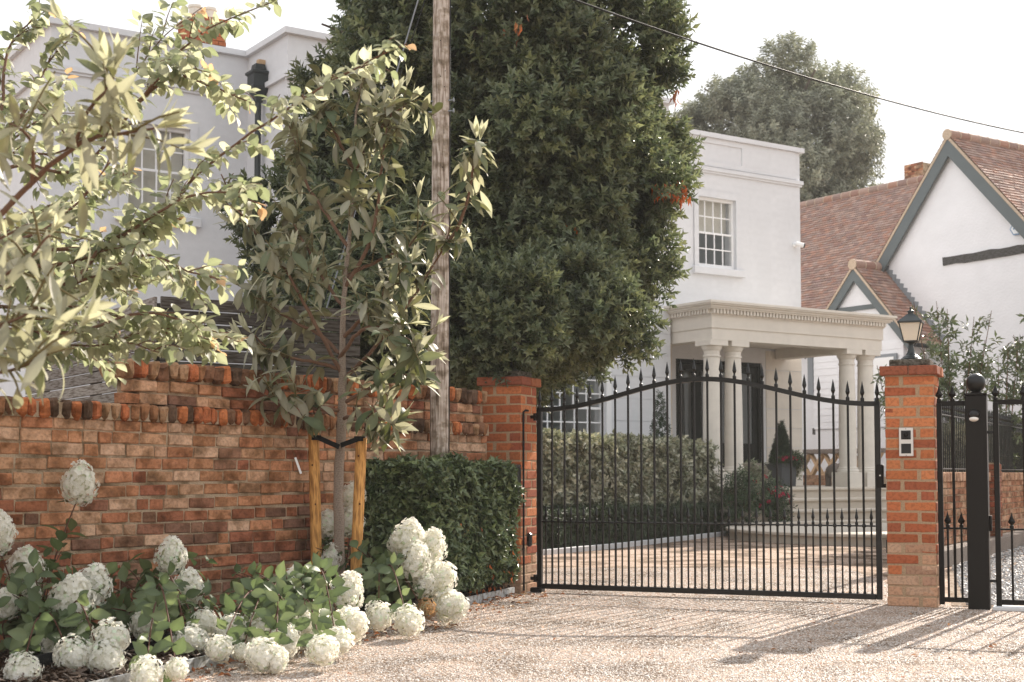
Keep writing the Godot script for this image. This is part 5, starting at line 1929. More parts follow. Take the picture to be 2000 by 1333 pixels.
func make_hedges() -> void:
	rng.seed = 901
	# clipped hedge in front of the hinge pier
	var h := thing("clipped_hedge", "square clipped dark glossy hedge between wooden pole and hinge pier", "hedge")
	var cols := [Color(0.055, 0.088, 0.036), Color(0.075, 0.112, 0.045), Color(0.044, 0.07, 0.03), Color(0.12, 0.155, 0.07)]
	var sp := []
	for k in 4:
		sp.append(sprig(10, 0.055, 0.031, 0.06, cols, 0.75, Color(0.13, 0.165, 0.075)).mesh())
	var foot := [Vector3(-1.10, 0, -9.95), Vector3(-0.56, 0, -9.9), Vector3(0.02, 0, -11.08), Vector3(-0.2, 0, -11.2)]
	block_hedge(h, foot, 0.12, 0.96, sp, M.hedge_leaf, 2600, Vector2(0.75, 1.2), [Color.WHITE, Color(1.2, 1.18, 1.05), Color(0.85, 0.9, 0.85)], 0.2, 902)
	rng.seed = 903
	for k in 34:
		var t := rng.randf()
		var b := Vector3(-0.62, 0.03, -10.1).lerp(Vector3(-0.08, 0.03, -11.05), t) + Vector3(rr(-0.12, 0.02), 0, 0)
		var m := MB.new()
		m.tube([b, b + Vector3(rr(-0.04, 0.06), 0.25, rr(-0.06, 0.06)), b + Vector3(rr(-0.08, 0.1), 0.6, rr(-0.12, 0.12))], [0.008, 0.006, 0.004], 5)
		part(h, "stem", m.mesh(), M.twig_bark)
	var dl := []
	for k in 3:
		var b2 := MB.new()
		small_leaf(b2, Transform3D.IDENTITY, 0.05, 0.026, [Color(0.62, 0.17, 0.04), Color(0.5, 0.2, 0.07), Color(0.34, 0.1, 0.035)][k])
		dl.append(b2.mesh())
	for k in 95:
		var t := pow(rng.randf(), 0.7)
		var p := Vector3(-0.56, 0, -9.95).lerp(Vector3(0.02, 0, -11.08), t) + Vector3(rr(-0.02, 0.06), rr(0.08, 0.62), rr(-0.03, 0.03))
		part(h, "dead_leaf", dl[rng.randi() % 3], M.dead_leaf, Transform3D(aim(Vector3(rr(-0.6, 0.6), -0.8, rr(-0.6, 0.6)), rdir()).scaled(Vector3.ONE * rr(0.8, 1.2)), p))

	# grey green hedge beyond the gate
	var v := thing("silver_hedge", "tall clipped silvery green hedge seen through the gate bars", "hedge")
	cols = [Color(0.27, 0.265, 0.18), Color(0.37, 0.36, 0.265), Color(0.16, 0.17, 0.105), Color(0.48, 0.47, 0.37)]
	sp = []
	for k in 4:
		sp.append(sprig(8, 0.085, 0.046, 0.09, cols, 0.75).mesh())
	foot = [Vector3(-1.2, 0, -16.2), Vector3(-0.15, 0, -17.0), Vector3(1.2, 0, -18.75), Vector3(3.15, 0, -22.35), Vector3(2.6, 0, -22.6), Vector3(0.6, 0, -19.1), Vector3(-0.7, 0, -17.6), Vector3(-1.7, 0, -16.8)]
	block_hedge(v, foot, 0.1, 1.36, sp, M.hedge_leaf, 560, Vector2(0.75, 1.2), [Color.WHITE, Color(1.15, 1.12, 1.08), Color(0.75, 0.8, 0.72)], 0.22, 905)
	# low box hedge in front of it
	var b3 := thing("box_hedge", "low dark box hedge along the foot of the silvery hedge", "hedge")
	cols = [Color(0.036, 0.058, 0.022), Color(0.05, 0.075, 0.028), Color(0.028, 0.045, 0.02)]
	sp = []
	for k in 3:
		sp.append(sprig(10, 0.032, 0.018, 0.05, cols, 0.8).mesh())
	foot = [Vector3(-1.0, 0, -15.75), Vector3(0.3, 0, -16.75), Vector3(1.25, 0, -18.2), Vector3(3.2, 0, -21.9), Vector3(2.95, 0, -22.0), Vector3(0.98, 0, -18.35), Vector3(0.0, 0, -16.95), Vector3(-1.2, 0, -16.0)]
	block_hedge(b3, foot, 0.02, 0.46, sp, M.hedge_leaf, 1500, Vector2(0.8, 1.3), [Color.WHITE, Color(1.2, 1.15, 1.0)], 0.12, 906)
	var kb := thing("kerb", "thin pale kerb curving along the low box hedge", "kerb")
	var line := [Vector3(-1.0, 0, -15.6), Vector3(0.36, 0, -16.63), Vector3(1.3, 0, -18.1), Vector3(3.3, 0, -21.9)]
	for k in 3:
		var m := MB.new()
		var a: Vector3 = line[k]
		var c: Vector3 = line[k + 1]
		var d := (c - a).normalized()
		m.cbox(Vector3((c - a).length() / 2, 0.03, 0), Vector3((c - a).length() - 0.008, 0.07, 0.06), 0.006)
		part(kb, "kerb_stone", m.mesh(), M.kerb_white, Transform3D(aim(d, Vector3.UP), a))

	# pale shrubs behind the railings, tall leafy ones against the cottage
	rng.seed = 911
	cols = [Color(0.20, 0.21, 0.13), Color(0.30, 0.29, 0.2), Color(0.12, 0.14, 0.07)]
	sp = []
	for k in 3:
		sp.append(sprig(7, 0.11, 0.05, 0.1, cols, 0.8).mesh())
	var rh := thing("silver_hedge", "pale leafy hedge packed behind the iron railings", "hedge", RAIL)
	block_hedge(rh, [Vector3(2.2, 0, -0.35), Vector3(8, 0, -0.35), Vector3(8, 0, -0.9), Vector3(2.2, 0, -0.9)], 0.3, 1.42, sp, M.hedge_leaf, 300, Vector2(0.8, 1.2), [Color.WHITE, Color(1.2, 1.15, 1.1)], 0.25, 912)
	rng.seed = 915
	cols = [Color(0.10, 0.13, 0.06), Color(0.15, 0.17, 0.085), Color(0.08, 0.10, 0.05)]
	sp = []
	for k in 3:
		sp.append(sprig(8, 0.14, 0.045, 0.12, cols, 0.85).mesh())
	for a in [[6.0, -19.3, 3.75, 9, "leafy shrub with upright shoots against the white gable, nearest the lantern"], [6.75, -19.6, 2.9, 7, "leafy shrub behind the ball post"], [7.35, -19.6, 3.9, 9, "tall leafy shrub at the edge of the picture behind the railings"], [5.35, -19.0, 2.8, 7, "leafy shrub rising behind the brick pier and porch columns"]]:
		var s := thing("tall_shrub", a[4], "shrub", frame(Vector3(a[0], 0, a[1]), 0), "shrubs before the cottage")
		var xf := []
		var cc := []
		for k in a[3]:
			var th: float = k * 2.4 + rr(-0.4, 0.4)
			var sprd := rr(0.15, 0.55)
			var hh: float = a[2] * rr(0.7, 1.0)
			var pts := [Vector3(cos(th) * 0.06, 0, sin(th) * 0.06), Vector3(cos(th) * sprd * 0.4, hh * 0.45, sin(th) * sprd * 0.4), Vector3(cos(th) * sprd, hh, sin(th) * sprd)]
			var cp := curve_pts(pts, 6)
			var m := MB.new()
			m.tube(cp, tapers(cp.size(), 0.016, 0.004), 5)
			part(s, "stem", m.mesh(), M.twig_bark)
			for q in 26:
				var f := pow(rng.randf(), 0.8) * 0.75 + 0.25
				var p: Vector3 = cp[int(f * (cp.size() - 1))] + rdir() * rr(0.02, 0.17)
				xf.append(Transform3D(upright(rdir() + Vector3(0, 0.7, 0), rr(0, TAU)).scaled(Vector3.ONE * rr(0.6, 1.0)), p))
				cc.append(Color.WHITE * rr(0.8, 1.2))
		many(s, "foliage", sp[rng.randi() % 3], M.hedge_leaf, xf, cc)

# ------------------------------------------------------------------ young evergreen with stakes
var MAG := []
var mag_wide := [0.06, 0.5, 0.82, 0.98, 1.0, 0.78, 0.4, 0.04]

func magnolia_leaves() -> void:
	rng.seed = 1001
	var tops := [Color(0.18, 0.205, 0.11), Color(0.21, 0.235, 0.13), Color(0.13, 0.165, 0.085), Color(0.26, 0.28, 0.165)]
	var unders := [Color(0.38, 0.355, 0.245), Color(0.43, 0.405, 0.29), Color(0.33, 0.31, 0.205), Color(0.48, 0.455, 0.335)]
	for k in 8:
		MAG.append(leaf_mb(0.175 * rr(0.9, 1.1), 0.057 * rr(0.85, 1.15), mag_wide, [0.5, 0.95, 1.25, 0.35, 0.75, 1.1, 0.6, 0.25][k], rr(0.12, 0.3), tops[k % 4] if k < 4 else unders[k % 4] * Color(0.84, 0.86, 0.9), unders[(k + k / 4) % 4], 0.02, 2 if k < 4 else 1))
	for k in 4:   # young upright leaves, pale on both sides
		MAG.append(leaf_mb(0.115 * rr(0.9, 1.1), 0.034 * rr(0.85, 1.15), mag_wide, rr(-0.1, 0.25), rr(0.2, 0.4), Color(0.46, 0.45, 0.34), Color(0.44, 0.42, 0.27), 0.02, 1))

# leaves at the end of a twig: young ones upright, older ones spread and hang
var mag_from := 0
var tuft_len := 0.17
var slim := 1.0
var tuft_n := 6
func tuft(list: Array, p: Vector3, dir: Vector3, count: int, scale: float, young: int) -> void:
	for k in young:
		var th := k * 2.4 + rr(-0.3, 0.3)
		var side := dir.cross(Vector3(cos(th), 0.2, sin(th))).normalized()
		var d := (dir + side * rr(0.2, 0.55) + Vector3(0, 0.35, 0)).normalized()
		list.append([8 + rng.randi() % 4, Transform3D(aim(d, -side + dir * 0.5).scaled(Vector3.ONE * scale * rr(0.8, 1.15)), p + dir * rr(0, 0.03))])
	for k in count:
		var th := k * 2.4 + rr(-0.4, 0.4)
		var side := dir.cross(Vector3(cos(th), sin(th * 1.3), sin(th))).normalized()
		var hang := rr(-0.75, 0.4)
		var d := (side + dir * rr(-0.1, 0.6) + Vector3(0, hang, 0)).normalized()
		var up := (dir + Vector3(0, 0.9, 0) + rdir() * 0.5).normalized()
		list.append([mag_from + rng.randi() % (8 - mag_from), Transform3D(aim(d, up).scaled(Vector3.ONE * scale * rr(0.75, 1.12)).scaled_local(Vector3(1, 1, slim)), p - dir * rr(0.0, tuft_len) * scale)])

func put_leaves(t: Node3D, list: Array, pool: Array, material: Material, most: int) -> void:
	# the leaves nearest the viewer's side as single leaves, the rest as one mass
	var order := []
	for k in list.size():
		order.append([(list[k][1] as Transform3D).origin.z, k])
	order.sort_custom(func(a, b): return a[0] > b[0])
	var meshes := []
	for b in pool: meshes.append((b as MB).mesh())
	var rest := MB.new()
	for q in order.size():
		var e: Array = list[order[q][1]]
		if q < most:
			part(t, "leaf", meshes[e[0]], material, e[1])
		else:
			rest.add(pool[e[0]], e[1])
	if rest.v.size() > 0:
		part(t, "foliage", rest.mesh(), material, Transform3D.IDENTITY, "stuff")

func branch(t: Node3D, pts: Array, r0: float, r1: float, material: Material) -> Array:
	var c := []
	for p in pts: c.append(Vector3(p[0], p[1], p[2]) - t.position)
	var cp := curve_pts(c, 5)
	for k in range(1, cp.size() - 1):
		cp[k] += rdir() * r0 * 0.35
	var m := MB.new()
	m.tube(cp, tapers(cp.size(), r0, r1), 8)
	part(t, "branch", m.mesh(), material)
	return cp

func make_staked_tree() -> void:
	magnolia_leaves()
	rng.seed = 1011
	var base := Vector3(-1.11, 0, -9.2)
	var t := thing("staked_tree", "young broadleaf evergreen tree tied between two orange timber stakes", "tree", frame(base, 0))
	var trunk := [[-1.11, -0.02, -9.20], [-1.11, 0.34, -9.20], [-1.12, 0.87, -9.20], [-1.10, 1.43, -9.20], [-1.10, 1.76, -9.20], [-1.09, 2.16, -9.20], [-1.05, 2.60, -9.20], [-1.04, 2.90, -9.20], [-1.03, 3.22, -9.20], [-0.97, 3.65, -9.20]]
	var c := []
	for p in trunk: c.append(Vector3(p[0], p[1], p[2]) - base)
	var cp := curve_pts(c, 5)
	for k in range(1, cp.size()):
		cp[k] += rdir() * 0.004
	var m := MB.new()
	var rad := []
	for k in cp.size():
		var y: float = cp[k].y
		rad.append((lerpf(0.038, 0.030, y / 1.4) if y < 1.4 else lerpf(0.030, 0.018, (y - 1.4) / 0.5) if y < 1.9 else lerpf(0.018, 0.005, (y - 1.9) / 1.8)) * rr(0.93, 1.08))
	m.tube(cp, rad, 12)
	part(t, "trunk", m.mesh(), M.pale_bark)
	var brs := [
		[[-1.10, 1.58, -9.20], [-1.28, 1.94, -9.10], [-1.39, 2.15, -9.05], [-1.50, 2.33, -9.00], [-1.72, 2.59, -8.95], [-1.84, 2.84, -8.90]],
		[[-1.09, 1.56, -9.20], [-0.92, 1.74, -9.25], [-0.77, 1.96, -9.30], [-0.63, 2.14, -9.30], [-0.46, 2.41, -9.25], [-0.40, 2.57, -9.20]],
		[[-0.46, 2.41, -9.25], [-0.32, 2.63, -9.20], [-0.25, 2.93, -9.15], [-0.21, 3.10, -9.10]],
		[[-1.12, 1.63, -9.20], [-1.31, 1.67, -9.10], [-1.50, 1.71, -9.00], [-1.64, 1.83, -8.90]],
		[[-1.11, 1.36, -9.20], [-1.27, 1.36, -9.05], [-1.42, 1.39, -8.95], [-1.56, 1.45, -8.85]],
		[[-1.10, 1.40, -9.20], [-0.92, 1.50, -9.15], [-0.75, 1.59, -9.05], [-0.58, 1.53, -9.00]],
		[[-1.10, 1.30, -9.20], [-0.98, 1.32, -9.05], [-0.84, 1.30, -8.95], [-0.74, 1.25, -8.90]],
		[[-1.09, 2.16, -9.20], [-0.93, 2.42, -9.15], [-0.87, 2.68, -9.10], [-0.84, 2.98, -9.10], [-0.80, 3.22, -9.10], [-0.76, 3.39, -9.10]],
		[[-1.07, 2.43, -9.20], [-1.22, 2.65, -9.30], [-1.37, 2.88, -9.40], [-1.43, 3.10, -9.45], [-1.52, 3.32, -9.50]],
		[[-1.04, 2.90, -9.20], [-0.94, 3.11, -9.20], [-0.81, 3.30, -9.30], [-0.68, 3.41, -9.30]],
		[[-1.04, 2.94, -9.20], [-1.13, 3.12, -9.10], [-1.18, 3.26, -9.00], [-1.22, 3.39, -9.00]],
		[[-1.09, 2.03, -9.20], [-1.22, 2.19, -9.35], [-1.41, 2.52, -9.50], [-1.53, 2.71, -9.60]],
		[[-1.08, 2.23, -9.20], [-0.88, 2.35, -9.30], [-0.68, 2.47, -9.40], [-0.58, 2.65, -9.45]],
		[[-1.10, 1.83, -9.20], [-0.92, 1.98, -9.05], [-0.78, 2.13, -8.95], [-0.68, 2.25, -8.90]],
		[[-1.12, 1.73, -9.20], [-1.28, 1.87, -9.30], [-1.49, 1.98, -9.35], [-1.67, 2.12, -9.40], [-1.80, 2.19, -9.40]],
		[[-1.12, 1.70, -9.20], [-0.98, 1.84, -9.00], [-0.84, 1.87, -8.90], [-0.67, 1.80, -8.85], [-0.51, 1.70, -8.80]],
	]
	var leaves := []
	for b in brs:
		var bp := branch(t, b, 0.014, 0.004, M.twig_bark)
		leafy_branch(t, leaves, bp, 1.03, 0.3)
	var tail := cp.slice(cp.size() - 22)
	leafy_branch(t, leaves, tail, 1.03, 0.1)
	put_leaves(t, leaves, MAG, M.magnolia_leaf, 300)
	# stakes
	for a in [[-1.285, -9.22, 1.285, 0.03, "orange timber tree stake with two knots, nearer the long brick wall"], [-0.965, -9.1, 1.23, -0.035, "orange timber tree stake on the hedge side of the young tree"]]:
		var s := thing("tree_stake", a[4], "stake", Transform3D(Basis(Vector3.BACK, a[3]), Vector3(a[0] + a[3] * 1.2, -0.05, a[1])), "tree stakes")
		m = MB.new()
		m.lathe([Vector2(0.0355, 0), Vector2(0.0365, 0.4), Vector2(0.036, 0.9), Vector2(0.0355, a[2] - 0.006), Vector2(0.032, a[2]), Vector2(0.0, a[2])], 20)
		part(s, "pole", m.mesh(), M.stake_wood)
		for yy in [1.07, 0.76, 0.42]:
			m = MB.new()
			m.ball(Vector3(rr(-0.012, 0.012), yy + rr(-0.06, 0.06), 0.0335), Vector3(0.0065, 0.008, 0.004), 6, 10)
			part(s, "knot", m.mesh(), M.knot_wood)
	var tie := thing("tree_tie", "black rubber strap looped round trunk and both stakes", "strap")
	m = MB.new()
	m.lathe([Vector2(0.0385, 1.165), Vector2(0.0395, 1.167), Vector2(0.0395, 1.195), Vector2(0.0385, 1.197)], 20, Transform3D(Basis(), Vector3(-1.277, 0, -9.22)))
	m.lathe([Vector2(0.0385, 1.155), Vector2(0.0395, 1.157), Vector2(0.0395, 1.185), Vector2(0.0385, 1.187)], 20, Transform3D(Basis(), Vector3(-0.972, 0, -9.1)))
	part(tie, "loop", m.mesh(), M.rubber)
	for a in [[Vector3(-1.26, 1.185, -9.18), Vector3(-1.11, 1.12, -9.135)], [Vector3(-0.98, 1.17, -9.06), Vector3(-1.1, 1.13, -9.135)]]:
		m = MB.new()
		var d: Vector3 = a[1] - a[0]
		m.cbox(Vector3(d.length() / 2, 0, 0), Vector3(d.length(), 0.032, 0.004), 0.001, Transform3D(aim(d, Vector3.UP), a[0]))
		part(tie, "strap", m.mesh(), M.rubber)
	var tagw := thing("plant_label", "small white plant label hanging from a low branch of the staked tree", "label", Transform3D(Basis(Vector3.BACK, 0.35), Vector3(-1.36, 1.0, -9.05)))
	m = MB.new()
	m.cbox(Vector3(0, 0, 0), Vector3(0.014, 0.11, 0.001), 0.0002)
	part(tagw, "strip", m.mesh(), M.white_paint)
	m = MB.new()
	m.tube([Vector3(0, 0.06, 0), Vector3(0.0, 0.34, 0.01)], [0.001, 0.001], 4)
	part(tagw, "string", m.mesh(), M.green_stem)

# tufts at the tip and on short side twigs along a branch
func leafy_branch(t: Node3D, list: Array, bp: Array, scale: float, from: float) -> void:
	var n := bp.size()
	var tip: Vector3 = bp[n - 1]
	var d: Vector3 = (tip - bp[n - 3]).normalized()
	tuft(list, tip, d, tuft_n + 3, scale, 5)
	var k := int(n * from)
	while k < n - 2:
		var p: Vector3 = bp[k]
		var along: Vector3 = (bp[k + 1] - bp[k]).normalized()
		var dir := (along * 0.7 + rdir() * 0.8 + Vector3(0, 0.25, 0)).normalized()
		var l := rr(0.08, 0.26) * scale
		var m := MB.new()
		m.tube([p, p + dir * l * 0.6 + Vector3(0, 0.01, 0), p + dir * l], [0.005 * scale, 0.004 * scale, 0.003 * scale], 5)
		part(t, "twig", m.mesh(), M.green_stem)
		tuft(list, p + dir * l, dir, tuft_n + rng.randi() % 3, scale, 4 if rng.randf() < 0.4 else 0)
		k += 1 if rng.randf() < 0.45 else 2

# ------------------------------------------------------------------ trees by the road
func make_roadside_trees() -> void:
	rng.seed = 1101
	var base := Vector3(-2.5, 0, -4.62)
	var t := thing("evergreen_sapling", "near long-leaved evergreen reaching in with pale drooping leaves", "tree", frame(base, 0))
	var m := MB.new()
	var cp := curve_pts([Vector3(0, -0.02, 0), Vector3(0.05, 0.5, 0.02), Vector3(0.25, 1.0, 0.08), Vector3(0.58, 1.42, 0.12)], 5)
	m.tube(cp, tapers(cp.size(), 0.036, 0.02), 10)
	part(t, "trunk", m.mesh(), M.bark)
	var brs := [
		[[-1.92, 1.45, -4.50], [-1.62, 1.79, -4.50], [-1.39, 1.98, -4.45], [-1.25, 2.01, -4.40], [-1.12, 2.03, -4.40]],
		[[-1.39, 1.98, -4.45], [-1.33, 2.08, -4.40], [-1.25, 2.15, -4.35], [-1.23, 2.21, -4.35]],
		[[-1.53, 1.87, -4.48], [-1.50, 1.95, -4.40], [-1.49, 1.99, -4.30], [-1.54, 2.02, -4.30]],
		[[-1.92, 1.41, -4.50], [-1.60, 1.52, -4.30], [-1.46, 1.57, -4.20], [-1.36, 1.65, -4.15]],
		[[-1.92, 1.41, -4.50], [-1.65, 1.39, -4.30], [-1.49, 1.40, -4.20], [-1.42, 1.44, -4.20]],
		[[-1.92, 1.38, -4.50], [-1.58, 1.26, -4.20], [-1.44, 1.25, -4.10], [-1.38, 1.28, -4.10]],
		[[-1.92, 1.41, -4.50], [-1.77, 1.62, -4.60], [-1.71, 1.73, -4.70], [-1.60, 1.78, -4.70]],
	]
	var leaves := []
	mag_from = 3
	slim = 0.72
	tuft_n = 3
	tuft_len = 0.24
	for k in brs.size():
		var bp := branch(t, brs[k], 0.012 if k == 0 else 0.007, 0.0035, M.twig_bark)
		leafy_branch(t, leaves, bp, 0.92, [0.5, 0.6, 0.7, 0.45, 0.45, 0.45, 0.45][k])
	put_leaves(t, leaves, MAG, M.magnolia_leaf, 300)

	# small-leaved tree behind it
	rng.seed = 1111
	var pool := []
	var ovate := [0.05, 0.8, 1.0, 0.85, 0.45, 0.02]
	for k in 6:
		pool.append(leaf_mb(0.06 * rr(0.9, 1.1), 0.041 * rr(0.9, 1.1), ovate, rr(0.1, 0.6), rr(0.1, 0.35), [Color(0.34, 0.35, 0.25), Color(0.44, 0.44, 0.33), Color(0.22, 0.245, 0.15), Color(0.38, 0.385, 0.28), Color(0.54, 0.53, 0.42), Color(0.27, 0.29, 0.19)][k], Color.WHITE, 0.02, 1))
	pool.append(leaf_mb(0.05, 0.034, ovate, 0.2, 0.2, Color(0.55, 0.36, 0.22), Color(0.42, 0.27, 0.16), 0.02, 1))
	base = Vector3(-2.86, 0, -6.3)
	var b := thing("leafy_tree", "small-leaved tree with long arching reddish branches over the old wall", "tree", frame(base, 0))
	m = MB.new()
	cp = curve_pts([Vector3(0, -0.02, 0), Vector3(0.02, 0.7, 0.01), Vector3(-0.02, 1.3, 0), Vector3(0, 1.94, 0), Vector3(-0.05, 2.6, -0.1)], 5)
	m.tube(cp, tapers(cp.size(), 0.055, 0.024), 10)
	part(b, "trunk", m.mesh(), M.bark)
	var bb := [
		[[-2.86, 1.92, -6.30], [-2.15, 1.95, -6.30], [-1.71, 1.95, -6.20], [-1.50, 2.13, -6.20], [-1.35, 2.30, -6.20], [-0.98, 2.53, -6.10], [-0.66, 2.69, -6.00], [-0.45, 2.79, -6.00]],
		[[-2.86, 1.92, -6.30], [-2.02, 1.86, -6.20], [-1.66, 1.99, -6.10], [-1.47, 2.10, -6.05], [-1.26, 2.15, -6.00], [-1.06, 2.09, -6.00]],
		[[-2.86, 1.92, -6.30], [-2.33, 2.33, -6.40], [-2.01, 2.35, -6.50], [-1.73, 2.67, -6.50], [-1.57, 2.88, -6.50], [-1.38, 3.03, -6.50], [-1.07, 3.16, -6.50]],
		[[-1.73, 2.67, -6.50], [-1.54, 2.76, -6.40], [-1.33, 2.68, -6.30], [-1.17, 2.61, -6.30]],
		[[-2.86, 1.92, -6.30], [-2.25, 1.77, -6.20], [-1.85, 1.76, -6.00], [-1.54, 1.86, -5.90], [-1.35, 1.79, -5.90], [-1.22, 1.76, -5.90]],
		[[-2.86, 1.78, -6.30], [-2.24, 1.59, -6.20], [-1.87, 1.56, -6.10], [-1.56, 1.63, -6.00], [-1.32, 1.57, -6.00], [-1.14, 1.50, -5.95]],
		[[-2.86, 1.78, -6.30], [-2.31, 1.70, -6.40], [-1.95, 1.70, -6.40], [-1.62, 1.60, -6.30], [-1.46, 1.55, -6.30], [-1.30, 1.49, -6.30]],
		[[-2.86, 1.92, -6.30], [-2.38, 2.50, -6.40], [-2.39, 2.89, -6.60], [-2.35, 3.07, -6.70], [-2.23, 3.17, -6.70]],
		[[-2.86, 1.92, -6.30], [-2.36, 2.57, -6.60], [-2.31, 2.72, -6.70], [-2.24, 2.95, -6.80], [-2.11, 3.10, -6.80]],
		[[-2.86, 1.92, -6.30], [-2.23, 2.12, -6.40], [-2.11, 2.21, -6.60], [-1.95, 2.28, -6.70], [-1.83, 2.42, -6.80]],
		[[-1.85, 1.76, -6.00], [-1.77, 1.93, -6.10], [-1.62, 2.04, -6.20], [-1.49, 2.10, -6.30]],
		[[-2.86, 1.78, -6.30], [-2.35, 1.90, -6.50], [-2.11, 1.98, -6.70], [-1.97, 1.85, -6.80], [-1.85, 1.84, -6.90]],
		[[-2.86, 1.78, -6.30], [-2.35, 1.50, -6.50], [-2.10, 1.52, -6.60], [-1.96, 1.52, -6.70]],
		[[-2.86, 1.92, -6.30], [-2.4, 2.0, -6.6], [-2.15, 1.8, -6.8], [-1.9, 1.65, -6.85]],
		[[-2.86, 1.92, -6.30], [-2.3, 1.9, -6.0], [-2.0, 1.95, -5.9], [-1.8, 2.1, -5.9], [-1.68, 2.3, -5.95]],
	]
	leaves = []
	for q in bb:
		var bp := branch(b, q, 0.011, 0.0025, M.twig_bark)
		spray(b, leaves, bp, 0.2, true)
	# lesser branches that keep company with the main ones
	for q in bb.slice(2):
		var q2 := [q[0]]
		var off := Vector3(rr(-0.08, 0.05), rr(-0.2, 0.2), rr(-0.3, 0.3))
		for k in range(1, q.size() - 1):
			var f := minf(1.0, k / 2.0)
			q2.append([q[k][0] + off.x * f, q[k][1] + off.y * f, q[k][2] + off.z * f])
		if q2.size() > 2:
			spray(b, leaves, branch(b, q2, 0.007, 0.002, M.twig_bark), 0.25, true)
	put_leaves(b, leaves, pool, M.cherry_leaf, 300)

# alternate leaves along a branch and on fine side twigs
func spray(t: Node3D, list: Array, bp: Array, from: float, twigs: bool) -> void:
	var n := bp.size()
	var acc := 0.0
	var side := 1.0
	for k in range(int(n * from), n - 1):
		var a: Vector3 = bp[k]
		var c: Vector3 = bp[k + 1]
		var d := (c - a).normalized()
		var l := (c - a).length()
		var x := acc
		while x < l:
			var p := a + d * x
			var out := d.cross(Vector3.UP)
			if out.length() < 0.1:
				out = Vector3.RIGHT
			out = (out.normalized() * side).rotated(d, rr(-1.2, 1.2))
			side = -side
			var hang := rr(-0.9, 0.1)
			var dir := (out + d * rr(0.2, 0.9) + Vector3(0, hang, 0)).normalized()
			list.append([6 if k >= n - 2 and twigs else rng.randi() % 6, Transform3D(aim(dir, Vector3(0, 1, 0) + rdir() * 0.7).scaled(Vector3.ONE * rr(0.75, 1.25)), p + dir * 0.012)])
			x += rr(0.009, 0.017)
		acc = x - l
		if twigs and k % 2 == 0 and k < n - 2:
			var o2 := (d.cross(Vector3.UP).normalized() * (1 if rng.randf() < 0.5 else -1) + d * 0.7 + Vector3(0, rr(-0.5, 0.6), 0)).normalized()
			var tl := rr(0.1, 0.3)
			var tp := curve_pts([a, a + o2 * tl * 0.5 + Vector3(0, 0.012, 0), a + o2 * tl + Vector3(0, -0.02, 0)], 3)
			var m := MB.new()
			m.tube(tp, tapers(tp.size(), 0.0035, 0.0015), 5)
			part(t, "twig", m.mesh(), M.twig_bark)
			spray(t, list, tp, 0.2, false)

# ------------------------------------------------------------------ hydrangeas
func flower_head(sd: int, florets: int, brown := false) -> MB:
	rng.seed = sd
	var bump := rr(0.04, 0.12)
	var m := MB.new()
	m.col = Color(0.66, 0.68, 0.52)
	m.ball(Vector3(0, 0, 0), Vector3(0.66, 0.86, 0.66), 7, 10)
	for k in florets:
		var y := 1.0 - 2.0 * (k + 0.5) / florets
		var th := k * 2.39996
		var r := sqrt(1 - y * y)
		var d := Vector3(r * cos(th), y, r * sin(th))
		# blunt cone: broad near the stem (y < 0), narrowing to the tip
		var wdt := 1.02 - 0.34 * maxf(0.0, y) + bump * sin(th * 0.5 + y * 4.0)
		var p := Vector3(d.x * wdt, d.y * 1.2, d.z * wdt) * rr(0.8, 1.1)
		var n := (d + rdir() * 0.48).normalized()
		var b := aim(n.cross(rdir()).normalized(), n)
		var tone := rr(0.9, 1.0)
		var green := 1.0 if rng.randf() > 0.06 else 0.86
		m.col = Color(0.95 * tone * green, 0.935 * tone, 0.88 * tone * green)
		if brown:
			m.col = Color(0.42 * tone, 0.25 * tone, 0.12 * tone)
		var s := rr(0.125, 0.18)
		for q in 4:
			var e := b * (Vector3(cos(q * PI / 2), 0, sin(q * PI / 2)))
			var f := b * (Vector3(cos(q * PI / 2 + 0.68), 0.1, sin(q * PI / 2 + 0.68)))
			var g := b * (Vector3(cos(q * PI / 2 - 0.68), 0.1, sin(q * PI / 2 - 0.68)))
			m.quad(p, p + f * s * 0.86 + n * s * 0.12, p + e * s + n * s * rr(0.0, 0.3), p + g * s * 0.86 + n * s * 0.12)
	return m

